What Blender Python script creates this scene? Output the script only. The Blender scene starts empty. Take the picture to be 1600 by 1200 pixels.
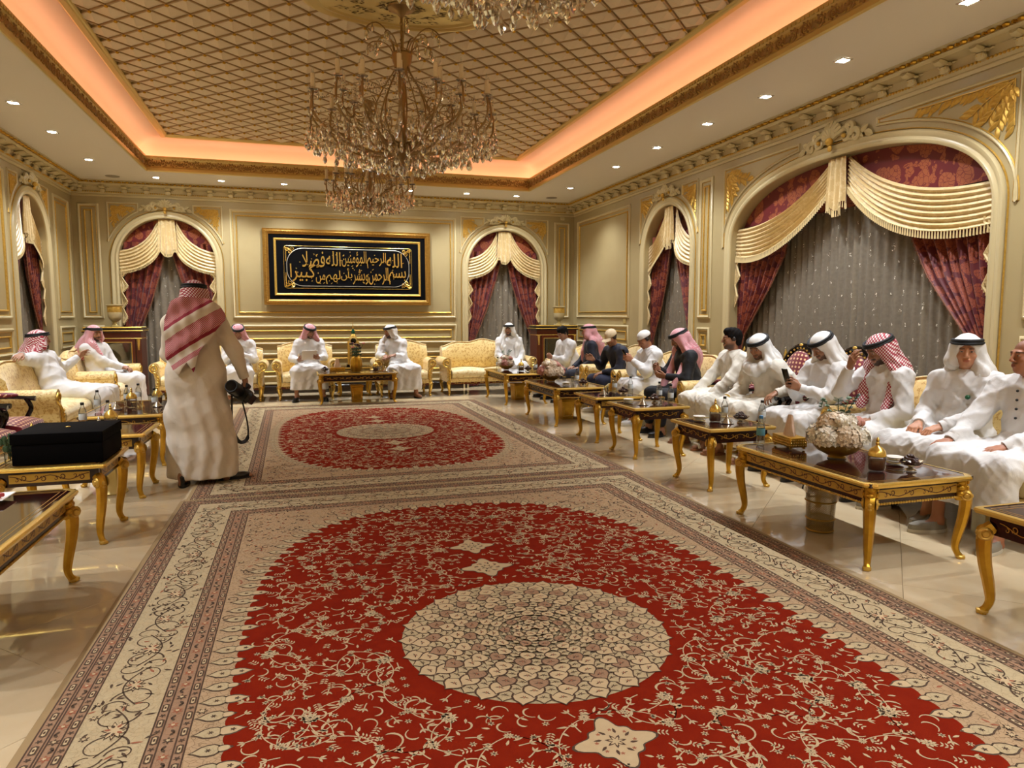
import bpy, bmesh, math, random
import numpy as np
from mathutils import Vector, Matrix, Euler
random.seed(7); rng=np.random.default_rng(7)
PI=math.pi
sc=bpy.context.scene; COL=sc.collection
# ---------------------------------------------------------------- camera
cam=bpy.data.objects.new('camera',bpy.data.cameras.new('camera')); COL.objects.link(cam)
cam.data.sensor_width=36; cam.data.lens=36*1100/1600; cam.data.clip_start=.05
PITCH=math.radians(5.504); YAW=math.radians(16.91)
cam.location=(0,0,1.45); cam.rotation_euler=(PI/2-PITCH,0,-YAW)
sc.camera=cam
# ---------------------------------------------------------------- world, exposure
w=bpy.data.worlds.new('night'); sc.world=w; w.use_nodes=True
w.node_tree.nodes['Background'].inputs[0].default_value=(.02,.025,.04,1); w.node_tree.nodes['Background'].inputs[1].default_value=.3
vs=sc.view_settings; vs.view_transform='Standard'; vs.look='None'; vs.gamma=1; vs.use_curve_mapping=False; vs.exposure=1.58
LAMP_W=62.0        # each recessed downlight
LAMP_C=(.93,.985,1.07)
COVE_E=0.76        # emission strength of the cove strips
COVE_C=(1,.52,.31)
sc.cycles.use_denoising=True
sc.cycles.max_bounces=7; sc.cycles.diffuse_bounces=4; sc.cycles.glossy_bounces=4; sc.cycles.transmission_bounces=6; sc.cycles.transparent_max_bounces=10
sc.cycles.sample_clamp_indirect=6; sc.cycles.caustics_reflective=False; sc.cycles.caustics_refractive=False
# ---------------------------------------------------------------- helpers
def hx(s):
    s=s.lstrip('#'); c=[int(s[i:i+2],16)/255 for i in (0,2,4)]
    return tuple([x/12.92 if x<=.04045 else ((x+.055)/1.055)**2.4 for x in c]+[1])
class G:
    def __init__(s,name):
        s.m=bpy.data.materials.new(name); s.m.use_nodes=True; s.t=s.m.node_tree; s.t.nodes.clear()
        s.out=s.t.nodes.new('ShaderNodeOutputMaterial')
    def n(s,typ,*pos,props=None,**kw):
        nd=s.t.nodes.new('ShaderNode'+typ)
        for k,v in (props or {}).items(): setattr(nd,k,v)
        for i,v in enumerate(pos):
            if v is not None: s.put(nd.inputs[i],v)
        for k,v in kw.items(): s.put(nd.inputs[k.replace('_',' ')],v)
        return nd
    def put(s,inp,v):
        if isinstance(v,bpy.types.NodeSocket): s.t.links.new(v,inp)
        elif isinstance(v,bpy.types.Node): s.t.links.new(v.outputs[0],inp)
        else: inp.default_value=v
    def math(s,op,a,b=0.,c=None):
        nd=s.n('Math',a,b,props={'operation':op})
        if c is not None: s.put(nd.inputs[2],c)
        return nd.outputs[0]
    def vmath(s,op,a,b=(0,0,0)):
        return s.n('VectorMath',a,b,props={'operation':op}).outputs[0]
    def mix(s,f,a,b):
        nd=s.n('Mix',props={'data_type':'RGBA'}); s.put(nd.inputs[0],f); s.put(nd.inputs[6],a); s.put(nd.inputs[7],b); return nd.outputs[2]
    def ramp(s,f,stops,interp='LINEAR'):
        nd=s.n('ValToRGB',f); cr=nd.color_ramp; cr.interpolation=interp
        while len(cr.elements)<len(stops): cr.elements.new(.5)
        for e,(p,c) in zip(cr.elements,stops): e.position=p; e.color=c if len(c)==4 else (*c,1)
        return nd.outputs[0]
    def co(s,kind='Object',scale=(1,1,1),rot=(0,0,0),loc=(0,0,0)):
        tc=s.n('TexCoord'); mp=s.n('Mapping',tc.outputs[kind],Location=loc,Rotation=rot,Scale=scale); return mp.outputs[0]
    def noise(s,v,scale,detail=3,rough=.5,dist=0.): return s.n('TexNoise',v,Scale=scale,Detail=detail,Roughness=rough,Distortion=dist)
    def bump(s,h,strength=.3,dist=.01): return s.n('Bump',Strength=strength,Distance=dist,Height=h).outputs[0]
    def pbr(s,color,rough=.5,metal=0.,normal=None,**kw):
        b=s.n('BsdfPrincipled',Base_Color=color,Roughness=rough,Metallic=metal,**kw)
        if normal is not None: s.put(b.inputs['Normal'],normal)
        s.t.links.new(b.outputs[0],s.out.inputs[0]); return s.m
M={}
def simple(name,col,rough=.5,metal=0.,**kw):
    g=G(name); M[name]=g.pbr(hx(col) if isinstance(col,str) else col,rough,metal,**kw); return M[name]
class MB:
    def __init__(s): s.v=[]; s.f=[]; s.k=0
    def add(s,v,f):
        v=np.asarray(v,float).reshape(-1,3); k=s.k
        s.v.append(v); s.f.extend([tuple(i+k for i in q) for q in f]); s.k+=len(v); return s
    def xadd(s,v,f,mtx):
        v=np.asarray(v,float).reshape(-1,3); m=np.array(mtx); return s.add(v@m[:3,:3].T+m[:3,3],f)
    def join(s,o,mtx=None):
        v=np.concatenate(o.v)
        return s.add(v,o.f) if mtx is None else s.xadd(v,o.f,mtx)
    def box(s,c,d,rz=0,bev=0,rx=0,ry=0):
        c=np.array(c,float); h=np.array(d,float)/2
        if bev<=0:
            v=np.array([(x,y,z) for x in(-1,1) for y in(-1,1) for z in(-1,1)],float)*h
            f=[(0,1,3,2),(4,6,7,5),(0,4,5,1),(2,3,7,6),(0,2,6,4),(1,5,7,3)]
        else:
            b=min(bev,*(h*.99)); v=[];
            rings=[(-h[2],b),(-h[2]+b*.3,b*.3),(-h[2]+b,0),(h[2]-b,0),(h[2]-b*.3,b*.3),(h[2],b)]
            for z,i in rings:
                x,y=h[0]-i,h[1]-i; k=b*.6
                for px,py in ((-x+k,-y),(x-k,-y),(x,-y+k),(x,y-k),(x-k,y),(-x+k,y),(-x,y-k),(-x,-y+k)): v.append((px,py,z))
            v=np.array(v); f=[]
            for r in range(5):
                for i in range(8): j=(i+1)%8; f.append((r*8+i,r*8+j,r*8+8+j,r*8+8+i))
            f.append(tuple(range(7,-1,-1))); f.append(tuple(range(40,48)))
        R=np.array(Euler((rx,ry,rz)).to_matrix()); return s.add(v@R.T+c,f)
    def loops(s,L,closed=True,capa=False,capb=False):
        n=len(L[0]); v=np.concatenate([np.asarray(l,float) for l in L]); f=[]
        for r in range(len(L)-1):
            for i in range(n if closed else n-1):
                j=(i+1)%n; f.append((r*n+i,r*n+j,(r+1)*n+j,(r+1)*n+i))
        if capa: f.append(tuple(range(n-1,-1,-1)))
        if capb: f.append(tuple(range((len(L)-1)*n,len(L)*n)))
        return s.add(v,f)
    def lathe(s,prof,n=16,c=(0,0,0),sx=1,sy=1,mod=None,mtx=None,caps=True):
        L=[]
        for r,z in prof:
            a=np.arange(n)*2*PI/n; rr=r*(1 if mod is None else mod(a,z))
            L.append(np.stack([rr*np.cos(a)*sx+c[0],rr*np.sin(a)*sy+c[1],np.full(n,z+c[2])],1))
        t=MB().loops(L,True,caps,caps)
        return s.join(t,mtx)
    def cyl(s,p0,p1,r0,r1=None,n=10,caps=True): return s.tube([p0,p1],[r0,r0 if r1 is None else r1],n,caps)
    def tube(s,pts,r,n=8,caps=True,flat=1.,upv=None):
        P=np.asarray(pts,float); m=len(P); r=np.full(m,r,float) if np.isscalar(r) else np.asarray(r,float)
        T=np.gradient(P,axis=0) if m>2 else np.repeat((P[1]-P[0])[None],m,0)
        T/=np.linalg.norm(T,axis=1)[:,None]+1e-12
        u=np.array(upv if upv is not None else ((0,0,1) if abs(T[0][2])<.9 else (1,0,0)),float); L=[]
        a=np.arange(n)*2*PI/n
        for i in range(m):
            b=np.cross(T[i],u); b/=np.linalg.norm(b)+1e-12; c=np.cross(b,T[i])
            if upv is None: u=c
            L.append(P[i]+r[i]*(np.cos(a)[:,None]*b*flat+np.sin(a)[:,None]*c))
        return s.loops(L,True,caps,caps)
    def ball(s,c,r,nu=10,nv=6,mtx=None):
        r=np.ones(3)*r; prof=[(max(1e-4,math.sin(PI*i/nv)),-math.cos(PI*i/nv)) for i in range(nv+1)]
        t=MB().lathe(prof,nu); v=np.concatenate(t.v)*r+np.array(c)
        return s.add(v,t.f) if mtx is None else s.xadd(v,t.f,mtx)
    def grid(s,V,cu=False):
        V=np.asarray(V,float); a,b=V.shape[:2]; f=[]
        for i in range(a-1):
            for j in range(b if cu else b-1): k=(j+1)%b; f.append((i*b+j,i*b+k,(i+1)*b+k,(i+1)*b+j))
        return s.add(V.reshape(-1,3),f)
    def mesh(s,name,mat=None,smooth=True,angle=40):
        me=bpy.data.meshes.new(name); v=np.concatenate(s.v) if s.v else np.zeros((0,3))
        me.from_pydata(v.tolist(),[],s.f)
        if mat is not None: me.materials.append(M[mat] if isinstance(mat,str) else mat)
        if smooth and len(s.f):
            me.polygons.foreach_set('use_smooth',[True]*len(me.polygons)); me.set_sharp_from_angle(angle=math.radians(angle))
        me.update(); return me
    def build(s,name,mat,parent=None,smooth=True,angle=40,**kw): return ob(name,s.mesh(name,mat,smooth,angle),parent,**kw)
def ob(name,data,parent=None,loc=(0,0,0),rot=(0,0,0),scale=(1,1,1),kind=None,label=None,cat=None,group=None):
    o=bpy.data.objects.new(name,data); COL.objects.link(o); o.parent=parent
    o.location=loc; o.rotation_euler=rot; o.scale=scale
    if kind: o['kind']=kind
    if label: o['label']=label
    if cat: o['category']=cat
    if group: o['group']=group
    return o
def thing(name,label,cat,loc=(0,0,0),rz=0,group=None,kind=None): return ob(name,None,None,loc,(0,0,rz),label=label,cat=cat,group=group,kind=kind)
def dup(root,loc,rz,label=None,group=None):
    def cp(o,p):
        c=o.copy(); COL.objects.link(c); c.parent=p
        for ch in o.children: cp(ch,c)
        return c
    r=cp(root,None); r.location=loc; r.rotation_euler=(0,0,rz)
    if label: r['label']=label
    if group: r['group']=group
    return r
def offpoly(pts,d,closed=True):
    P=np.asarray(pts,float); n=len(P); out=[]
    for i in range(n):
        if closed or 0<i<n-1: a,b,c=P[i-1],P[i],P[(i+1)%n]
        elif i==0: a,b,c=P[0]*2-P[1],P[0],P[1]
        else: a,b,c=P[-2],P[-1],P[-1]*2-P[-2]
        e1=b-a; e2=c-b; e1/=np.linalg.norm(e1)+1e-12; e2/=np.linalg.norm(e2)+1e-12
        n1=np.array((-e1[1],e1[0])); n2=np.array((-e2[1],e2[0])); m=n1+n2; q=m@m
        m=m*2/max(q,.5); out.append(b+m*d)
    return np.array(out)
def sweep2(mb,pts,prof,closed=True,y0=0.):
    """moulding along a polyline in the wall plane (x,z); prof=[(inset,height out of the wall)]"""
    L=[]
    for o,h in prof:
        q=offpoly(pts,o,closed); L.append(np.stack([q[:,0],np.full(len(q),y0-h),q[:,1]],1))
    return mb.loops(L,closed)
def rect(x0,x1,z0,z1): return [(x0,z0),(x1,z0),(x1,z1),(x0,z1)]
def spiral(c,r0,r1,a0,turns,n=24):
    t=np.linspace(0,1,n); a=a0+turns*2*PI*t; r=r0+(r1-r0)*t
    return np.stack([c[0]+r*np.cos(a),c[1]+r*np.sin(a)],1)
def ribbon2(mb,pts,wd,z=0.,plane='xy'):
    """flat ribbon of varying width"""
    P=np.asarray(pts,float); T=np.gradient(P,axis=0); T/=np.linalg.norm(T,axis=1)[:,None]+1e-12
    N=np.stack([-T[:,1],T[:,0]],1); wd=np.full(len(P),wd) if np.isscalar(wd) else np.asarray(wd)
    A=P+N*wd[:,None]/2; B=P-N*wd[:,None]/2; zz=np.full(len(P),z)
    st=(lambda q:np.stack([q[:,0],q[:,1],zz],1)) if plane=='xy' else (lambda q:np.stack([q[:,0],zz,q[:,1]],1))
    return mb.loops([st(B),st(A)],False) if plane=='xy' else mb.loops([st(A),st(B)],False)
# ---------------------------------------------------------------- materials
def mk_wall():
    g=G('ivory_paint'); v=g.co(); nz=g.noise(v,3,4).outputs[0]
    c=g.mix(nz,hx('#A59266'),hx('#B09F74')); M['ivory']=g.pbr(c,.42,normal=g.bump(g.noise(v,60,3).outputs[0],.04,.002))
mk_wall()
simple('ivory_trim','#C6B589',.35); simple('ceiling_paint','#D9D0C2',.6)
g=G('gilt'); v=g.co(); M['gilt']=g.pbr(g.mix(g.noise(v,40,3).outputs[0],hx('#B98A2C'),hx('#E3BE62')),.42,.6,normal=g.bump(g.noise(v,120,2).outputs[0],.15,.002))
g=G('gold_leaf'); v=g.co(); M['gold']=g.pbr(g.mix(g.noise(v,14,3).outputs[0],hx('#A97A16'),hx('#DDAE40')),.3,.8)
simple('gold_bright','#E6C163',.24,.8); simple('gold_pale','#D9C27C',.35,.5); simple('brass_chandelier','#9E8254',.36,.75)
simple('black','#0B0A0A',.45); simple('black_gloss','#0C0808',.12); simple('black_cloth','#050405',.9,Specular_IOR_Level=.1); simple('rubber','#151313',.6)
g=G('burgundy_lacquer'); v=g.co(scale=(1,1,1)); M['lacquer']=g.pbr(g.mix(g.noise(v,9,5,.6,1.).outputs[0],hx('#1C0A08'),hx('#3B1512')),.07,Coat_Weight=.4,Coat_Roughness=.03)
simple('dark_wood','#2A0D0A',.18); simple('red_wood','#5A2413',.22)
g=G('marble_tile'); v=g.co('Object'); oi=g.n('ObjectInfo'); vv=g.vmath('ADD',v,g.n('CombineXYZ',g.math('MULTIPLY',oi.outputs['Random'],37.),g.math('MULTIPLY',oi.outputs['Random'],91.),0.).outputs[0])
n1=g.noise(vv,1.6,6,.6,1.4).outputs[0]; n2=g.noise(vv,5,5,.65,.6).outputs[0]
c=g.mix(n1,hx('#BDA27A'),hx('#E0CEAB')); c=g.mix(g.math('MULTIPLY',n2,.45),c,hx('#CBB38C'))
M['marble']=g.pbr(c,.035,Specular_IOR_Level=.6)
simple('grout','#9C845F',.7)
simple('skirting','#2A2018',.15)
def mk_damask(name,a,b,scale,rough=.55,sheen=.2,lo=.36):
    g=G(name); v=g.co('Object'); nz=g.noise(v,scale*1.1,2); wv=g.vmath('ADD',v,g.vmath('SCALE',nz.outputs[1])); 
    wv.node.inputs[1].links[0].from_node.inputs['Scale'].default_value=.10
    vo=g.n('TexVoronoi',wv,Scale=scale,Randomness=.55); p=g.n('TexVoronoi',wv,Scale=scale*4.2,props={'feature':'DISTANCE_TO_EDGE'})
    m1=g.math('LESS_THAN',vo.outputs['Distance'],lo); m2=g.math('GREATER_THAN',p.outputs['Distance'],.035); mk=g.math('MULTIPLY',m1,m2)
    st=g.math('GREATER_THAN',g.noise(wv,scale*2.2,1).outputs[0],.6); mk=g.math('MAXIMUM',mk,g.math('MULTIPLY',st,m2))
    M[name]=g.pbr(g.mix(mk,hx(a),hx(b)),rough,normal=g.bump(mk,.25,.004),Sheen_Weight=sheen)
mk_damask('red_damask','#6C0811','#A4552C',5.2,lo=.47); mk_damask('drape_damask','#58070F','#8E4022',7.,lo=.45)
mk_damask('gold_damask','#E8CB84','#C79A4C',16,.45,.3,.33); mk_damask('gold_damask_light','#F0DCA4','#DDBB74',12,.45,.3,.33)
mk_damask('swag_silk','#CDB27C','#D9C290',9,.36,.3)
simple('tassel','#D8C08A',.6); simple('fringe_dark','#7A4A30',.7); simple('swag_trim','#B79450',.6)
g=G('sheer_net'); v=g.co(); 
bs=g.n('BsdfPrincipled',Base_Color=g.mix(g.noise(v,30,2).outputs[0],hx('#7C705E'),hx('#9A8D78')),Roughness=.8); tr=g.n('BsdfTransparent',(.8,.8,.8,1)); ms=g.n('MixShader',.28,bs.outputs[0],tr.outputs[0]); g.t.links.new(ms.outputs[0],g.out.inputs[0]); M['sheer']=g.m
simple('embroidery','#E8E0CC',.5)
g=G('clear_glass'); b=g.n('BsdfGlossy',(1,1,1,1),.02); tr=g.n('BsdfTransparent',(.93,.95,.95,1)); lw=g.n('LayerWeight',.25); ms=g.n('MixShader',g.math('ADD',g.math('MULTIPLY',lw.outputs['Fresnel'],.8),.06),tr.outputs[0],b.outputs[0]); g.t.links.new(ms.outputs[0],g.out.inputs[0]); M['glass']=g.m
g=G('crystal'); M['crystal']=g.pbr((.95,.86,.72,1),.03,0,Transmission_Weight=.85,IOR=1.55,Specular_IOR_Level=.8)
g=G('candle_tube'); M['candle']=g.pbr(hx('#F1E2C2'),.45)
g=G('night_glass'); M['night_glass']=g.pbr((.006,.007,.009,1),.05)
def emit(name,col,s):
    g=G(name); e=g.n('Emission',(*col,1),s); g.t.links.new(e.outputs[0],g.out.inputs[0]); M[name]=g.m
emit('lamp_glow',(1,.95,.85),55.); emit('cove_strip',COVE_C,COVE_E*4)
simple('chrome','#D8D5CE',.2,.8); simple('grey_plastic','#8E8271',.6)
# ================================================================ ROOM SHELL
X0,X1,Y0,Y1,ZC=-3.64,5.58,-.7,13.9,3.75
CX=.97
def ringp(i,z,x0=X0,x1=X1,y0=Y0,y1=Y1): return [(x0+i,y0+i,z),(x1-i,y0+i,z),(x1-i,y1-i,z),(x0+i,y1-i,z)]
# ---- floor: slab and diagonal marble tiles
fl=MB().box(((X0+X1)/2,(Y0+Y1)/2,-.08),(X1-X0+1,Y1-Y0+1,.14)).build('floor','grout',smooth=False,kind='structure',label='polished beige marble floor laid in diagonal tiles')
TS=.9; T2=TS/math.sqrt(2); tm={}
def clip(poly,a,b,c):
    out=[]
    for i in range(len(poly)):
        p,q=poly[i],poly[(i+1)%len(poly)]; dp=a*p[0]+b*p[1]-c; dq=a*q[0]+b*q[1]-c
        if dp<=0: out.append(p)
        if (dp<0)!=(dq<0) and dp!=dq: t=dp/(dp-dq); out.append((p[0]+t*(q[0]-p[0]),p[1]+t*(q[1]-p[1])))
    return out
def tilemesh(poly):
    m=MB(); n=len(poly); m.loops([[(x,y,-.012) for x,y in poly],[(x,y,-.001) for x,y in poly],[(x*.9985,y*.9985,0) for x,y in poly]],True,False,True); return m.mesh('marble_tile','marble',False)
g_=T2-.0012
full=tilemesh([(g_,0),(0,g_),(-g_,0),(0,-g_)])
for i in range(-4,30):
    for j in range(-4,30):
        cx=-3.9+(i-4)*T2; cy=-.9+j*T2
        if (i+j)%2: continue
        if cx<X0-T2 or cx>X1+T2 or cy<Y0-T2 or cy>Y1+T2: continue
        pl=[(g_,0),(0,g_),(-g_,0),(0,-g_)]
        ins=X0+g_<cx<X1-g_ and Y0+g_<cy<Y1-g_
        if not ins:
            pl=clip(clip(clip(clip(pl,1,0,X1+.3-cx),-1,0,-(X0-.3-cx)),0,1,Y1+.3-cy),0,-1,-(Y0-.05-cy))
            if len(pl)<3: continue
        ob('marble_tile',full if ins else tilemesh(pl),fl,(cx,cy,0))
# ---- walls
def archz(o,u):
    c,hw,sp,top,n=o; t=np.clip(np.abs((np.asarray(u,float)-c)/hw),0,1); return sp+(top-sp)*(1-t**n)**(1/n)
def archpath(o,off=0.,n=40,base=0.,zb=None):
    c,hw,sp,top,e=o; th=np.linspace(PI,0,n); ct,st=np.cos(th),np.sin(th)
    x=c+(hw+off)*np.sign(ct)*np.abs(ct)**(2/e); z=sp+(top-sp+off)*np.abs(st)**(2/e)
    P=np.stack([x,z],1)
    return np.concatenate([[(c-hw-off,base)],P,[(c+hw+off,base)]])
NICHE=.34
def wall(name,loc,rz,u0,u1,ops,label):
    m=MB(); us=[u0]
    for o in sorted(ops,key=lambda o:o[0]):
        c,hw=o[:2]; a=us[-1]; m.add([(a,0,0),(c-hw,0,0),(c-hw,0,ZC),(a,0,ZC)],[(0,1,2,3)])
        t=-np.cos(np.linspace(0,PI,49)); uu=c+hw*t; zz=archz(o,uu)
        m.grid(np.stack([np.stack([uu,0*uu,zz],1),np.stack([uu,0*uu,0*uu+ZC],1)]))
        p=archpath(o,0,60); m.grid(np.stack([np.stack([p[:,0],0*p[:,0],p[:,1]],1),np.stack([p[:,0],0*p[:,0]+NICHE+.06,p[:,1]],1)]))
        us.append(c+hw)
    a=us[-1]; m.add([(a,0,0),(u1,0,0),(u1,0,ZC),(a,0,ZC)],[(0,1,2,3)])
    return m.build(name,'ivory',None,True,20,loc=loc,rot=(0,0,rz),kind='structure',label=label)
OPB=[(-2.17,.79,2.40,3.17,2),(4.08,.78,2.40,3.17,2)]
OPR=[(-10.02,.73,2.42,3.17,2),(-6.42,1.86,2.36,3.16,2.35),(-2.72,.73,2.42,3.17,2)]
OPL=[(11.9,.66,2.5,3.19,2)]
wb=wall('wall_back',(0,Y1,0),0,X0,X1,OPB,'ivory panelled end wall with two arched windows')
wr=wall('wall_right',(X1,0,0),-PI/2,-Y1,-Y0,OPR,'ivory panelled long wall with wide arched window')
wl=wall('wall_left',(X0,0,0),PI/2,Y0,Y1,OPL,'ivory panelled long wall with narrow arched window')
wf=wall('wall_front',(0,Y0,0),PI,-X1,-X0,[],'plain ivory wall behind the viewer')
def panel(w,x0,x1,z0,z1,wd=.045):
    m=MB(); sweep2(m,rect(x0,x1,z0,z1),[(0,0),(0,.012),(.012,.026),(wd*.5,.03),(wd*.8,.016),(wd,.012),(wd,0)]); m.build('panel_moulding','ivory_trim',w)
    i=wd+.055 if (x1-x0)>.3 and (z1-z0)>.3 else wd+.012
    m=MB(); sweep2(m,rect(x0+i,x1-i,z0+i,z1-i),[(0,0),(.002,.014),(.012,.02),(.022,.012),(.024,0)]); m.build('gilt_panel_bead','gilt',w)
    m=MB(); sweep2(m,rect(x0+wd,x1-wd,z0+wd,z1-wd),[(0,.004),(.008,.008),(.012,0)]); m.build('gilt_line','gilt',w)
def dado(w,x0,x1):
    panel(w,x0,x1,.92,1.29); panel(w,x0,x1,.3,.76)
def base(w,x0,x1):
    m=MB(); m.loops([[(x0,-y,z),(x1,-y,z)] for y,z in ((.0,.17),(.012,.165),(.02,.14),(.03,.13),(.03,0))],False); m.build('baseboard','skirting',w)
    m=MB(); m.loops([[(x0,-y,z),(x1,-y,z)] for y,z in ((.0,.215),(.015,.21),(.022,.185),(.014,.172),(0,.17))],False); m.build('base_rail','ivory_trim',w)
leafm=MB(); 
def leaf3(mb,p,a,l,wd,y=-.006,h=.014,curl=0.):
    d=np.array((math.cos(a),math.sin(a))); n=np.array((-d[1],d[0])); p=np.array(p)
    k=[p,p+d*l*.35+n*wd/2,p+d*l*.7+n*wd*.4,p+d*l+n*curl,p+d*l*.7-n*wd*.4,p+d*l*.35-n*wd/2]; c1=p+d*l*.5
    mb.add([(q[0],y,q[1]) for q in k]+[(c1[0],y-h,c1[1])],[(0,1,6),(1,2,6),(2,3,6),(3,4,6),(4,5,6),(5,0,6)])
def inside(P,poly):
    x,z=P; r=False; n=len(poly)
    for i in range(n):
        x1,z1=poly[i]; x2,z2=poly[i-1]
        if (z1>z)!=(z2>z) and x<(x2-x1)*(z-z1)/(z2-z1)+x1: r=not r
    return r
def spandrel(w,o,xo,side,zt=3.42,big=False):
    c,hw,sp,top,e=o; off=.19
    P=archpath(o,off,80)[1:-1]
    xe=c+side*xo; xi=c+side*(.42 if not big else .55)
    sel=[p for p in P if (p[0]-c)*side>abs(xi-c) and (p[0]-c)*side<xo and p[1]<zt-.015]
    if side<0: sel=sel[::-1]
    poly=[(xe,zt)]+[(sel[0][0],zt)]+[tuple(p) for p in sel]+[(xe,sel[-1][1])]
    if side>0: poly=poly[::-1]
    poly=np.array(poly)
    area=.5*np.sum(poly[:,0]*np.roll(poly[:,1],-1)-np.roll(poly[:,0],-1)*poly[:,1])
    if area<0: poly=poly[::-1]
    m=MB(); sweep2(m,poly,[(0,0),(.002,.014),(.012,.02),(.024,.012),(.026,0)]); m.build('spandrel_moulding','ivory_trim',w)
    m=MB(); sweep2(m,offpoly(poly,.026),[(0,.002),(.003,.010),(.008,.006),(.01,0)]); m.build('gilt_line','gilt',w)
    # carved foliage
    inn=offpoly(poly,.05); m=MB(); L=.07 if not big else .125
    cx,cz=xe-side*.07,zt-.07; nb=5
    rr=random.Random(int(abs(c*100))+side)
    for b in range(nb):
        a=(-PI/2 if True else 0)+ (b/(nb-1))*(PI/2)*1.0; 
        ang=-PI/2-side*(b/(nb-1))*PI/2; x,z=cx,cz; k=0; bend=rr.uniform(-.12,.12)
        pts=[(x,z)]
        while k<26:
            ang+=bend*.15+rr.uniform(-.08,.08); x+=math.cos(ang)*L*.42; z+=math.sin(ang)*L*.42; k+=1
            if not inside((x,z),inn): break
            pts.append((x,z))
            for s in (-1,1):
                q=(x+math.cos(ang+s*.9)*L*.6,z+math.sin(ang+s*.9)*L*.6)
                if inside(q,inn): leaf3(m,(x,z),ang+s*(.75+rr.uniform(-.2,.2)),L*rr.uniform(.8,1.15),L*.4)
        if len(pts)>2: m.tube([(p[0],-.008,p[1]) for p in pts],.006,5)
    if m.f: m.build('gilt_foliage','gilt',w,True,30)
def keystone(w,c,z,s=1.):
    m=MB()
    for k in range(9):                       # fan shell
        a=PI/2+(k-4)*.3; l=.15*s*(1-.035*abs(k-4)); p0=(c,-.05,z); p1=(c+math.cos(a)*l*.6,-.075,z+math.sin(a)*l*.6); p2=(c+math.cos(a)*l,-.05,z+math.sin(a)*l)
        m.tube([p0,p1,p2],[.012*s,.026*s,.016*s],6)
    for sd in (-1,1):                        # scrolled acanthus either side
        for r,off,h in ((.13,.15,.0),(.10,.26,-.02),(.075,.20,.05)):
            sp=spiral((c+sd*off*s,z+h*s),r*.55*s,.012*s,(PI*.9 if sd>0 else PI*.1),-sd*1.1,16); 
            m.tube([(p[0],-.04,p[1]) for p in sp],np.linspace(.03*s,.012*s,16),6)
        for k in range(5): leaf3(m,(c+sd*(.14+.05*k)*s,z-.01),(PI/2-sd*1.1) if k%2 else (PI/2-sd*2.0),.11*s,.06*s,-.03,.03)
    m.box((c,-.025,z-.0),(.5*s,.03,.05*s),bev=.015)
    m.build('keystone_shell','ivory_trim',w)
    b=MB().ball((c,-.085,z-.02*s),.034*s).ball((c,-.075,z-.075*s),(.025*s,.02,.03*s)); 
    for sd in(-1,1): b.ball((c+sd*.15*s,-.065,z+.0),.02*s)
    b.build('gilt_boss','gilt',w)
def archtrim(w,o):
    p=archpath(o,0,60); m=MB(); sweep2(m,p,[(0,0),(0,.018),(.012,.03),(.03,.032),(.045,.02),(.06,.018),(.085,.034),(.105,.036),(.118,.02),(.12,0)],False); m.build('arch_moulding','ivory_trim',w)
    p=archpath(o,.128,60); m=MB(); sweep2(m,p,[(0,0),(.002,.012),(.008,.014),(.012,0)],False); m.build('gilt_line','gilt',w)
for w_,ops,xo in ((wb,OPB,.93),(wl,OPL,.8)):
    for o in ops:
        archtrim(w_,o); keystone(w_,o[0],o[3]+.17); [spandrel(w_,o,xo,s) for s in (-1,1)]
for o in OPR:
    big=o[1]>1; archtrim(wr,o); keystone(wr,o[0],o[3]+.17,1.25 if big else 1.); [spandrel(wr,o,2.06 if big else .9,s,3.42,big) for s in (-1,1)]
for a,b in ((-3.55,-3.22),(-1.12,3.06),(5.14,5.48)): panel(wb,a,b,1.41,3.38); dado(wb,a,b); 
for a,b in ((-13.68,-11.28),(-9.06,-8.73),(-4.25,-3.9),(-1.6,.5)): panel(wr,a,b,1.42,3.38); dado(wr,a,b)
for a,b in ((12.9,13.69),(8.6,10.95),(5.6,8.3),(2.6,5.3),(-.4,2.3)): panel(wl,a,b,1.41,3.38); dado(wl,a,b)
for a,b in ((X0,-2.97),(-1.37,3.29),(4.87,X1)): base(wb,a,b)
for a,b in ((-Y1,-10.76),(-9.28,-8.29),(-4.55,-3.46),(-1.98,-Y0)): base(wr,a,b)
for a,b in ((Y0,11.23),(12.57,Y1)): base(wl,a,b)
MB().box((5.32,-.008,3.46),(.09,.016,.07),bev=.01).build('white_sensor','ivory_trim',wb)
MB().box((-11.45,-.006,1.36),(.11,.012,.09),bev=.008).build('light_switch','gold_pale',wr)
# ---- windows behind the curtains
def window(i,w,o,loc,rz):
    c,hw,sp,top,e=o
    s=MB(); p=archpath(o,.02,40); p=p[::-1]
    q=[(x,NICHE+.02,z) for x,z in p]; s.add(q,[tuple(range(len(q)))]); r=s.build('window_%d'%i,'night_glass',None,False,loc=loc,rot=(0,0,rz),kind='structure',label='dark night window glass behind sheer curtain')
    m=MB(); sweep2(m,archpath(o,-.06,40),[(0,0),(0,.04),(.07,.04),(.07,0)],False,NICHE+.02); m.build('window_frame','ivory_trim',r)
    nb=2 if hw<1 else 4
    for k in range(1,nb): u=c-hw+2*hw*k/nb; MB().box((u,NICHE,sp/2+.3),(.05,.03,sp+.6)).build('mullion','ivory_trim',r)
    MB().box((c,NICHE,sp),(2*hw,.03,.05)).build('transom','ivory_trim',r)
WIN=[]
for o in OPB: WIN.append((o,(0,Y1,0),0))
for o in OPR: WIN.append((o,(X1,0,0),-PI/2))
for o in OPL: WIN.append((o,(X0,0,0),PI/2))
for i,(o,l,rz) in enumerate(WIN): window(i+1,None,o,l,rz)
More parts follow.
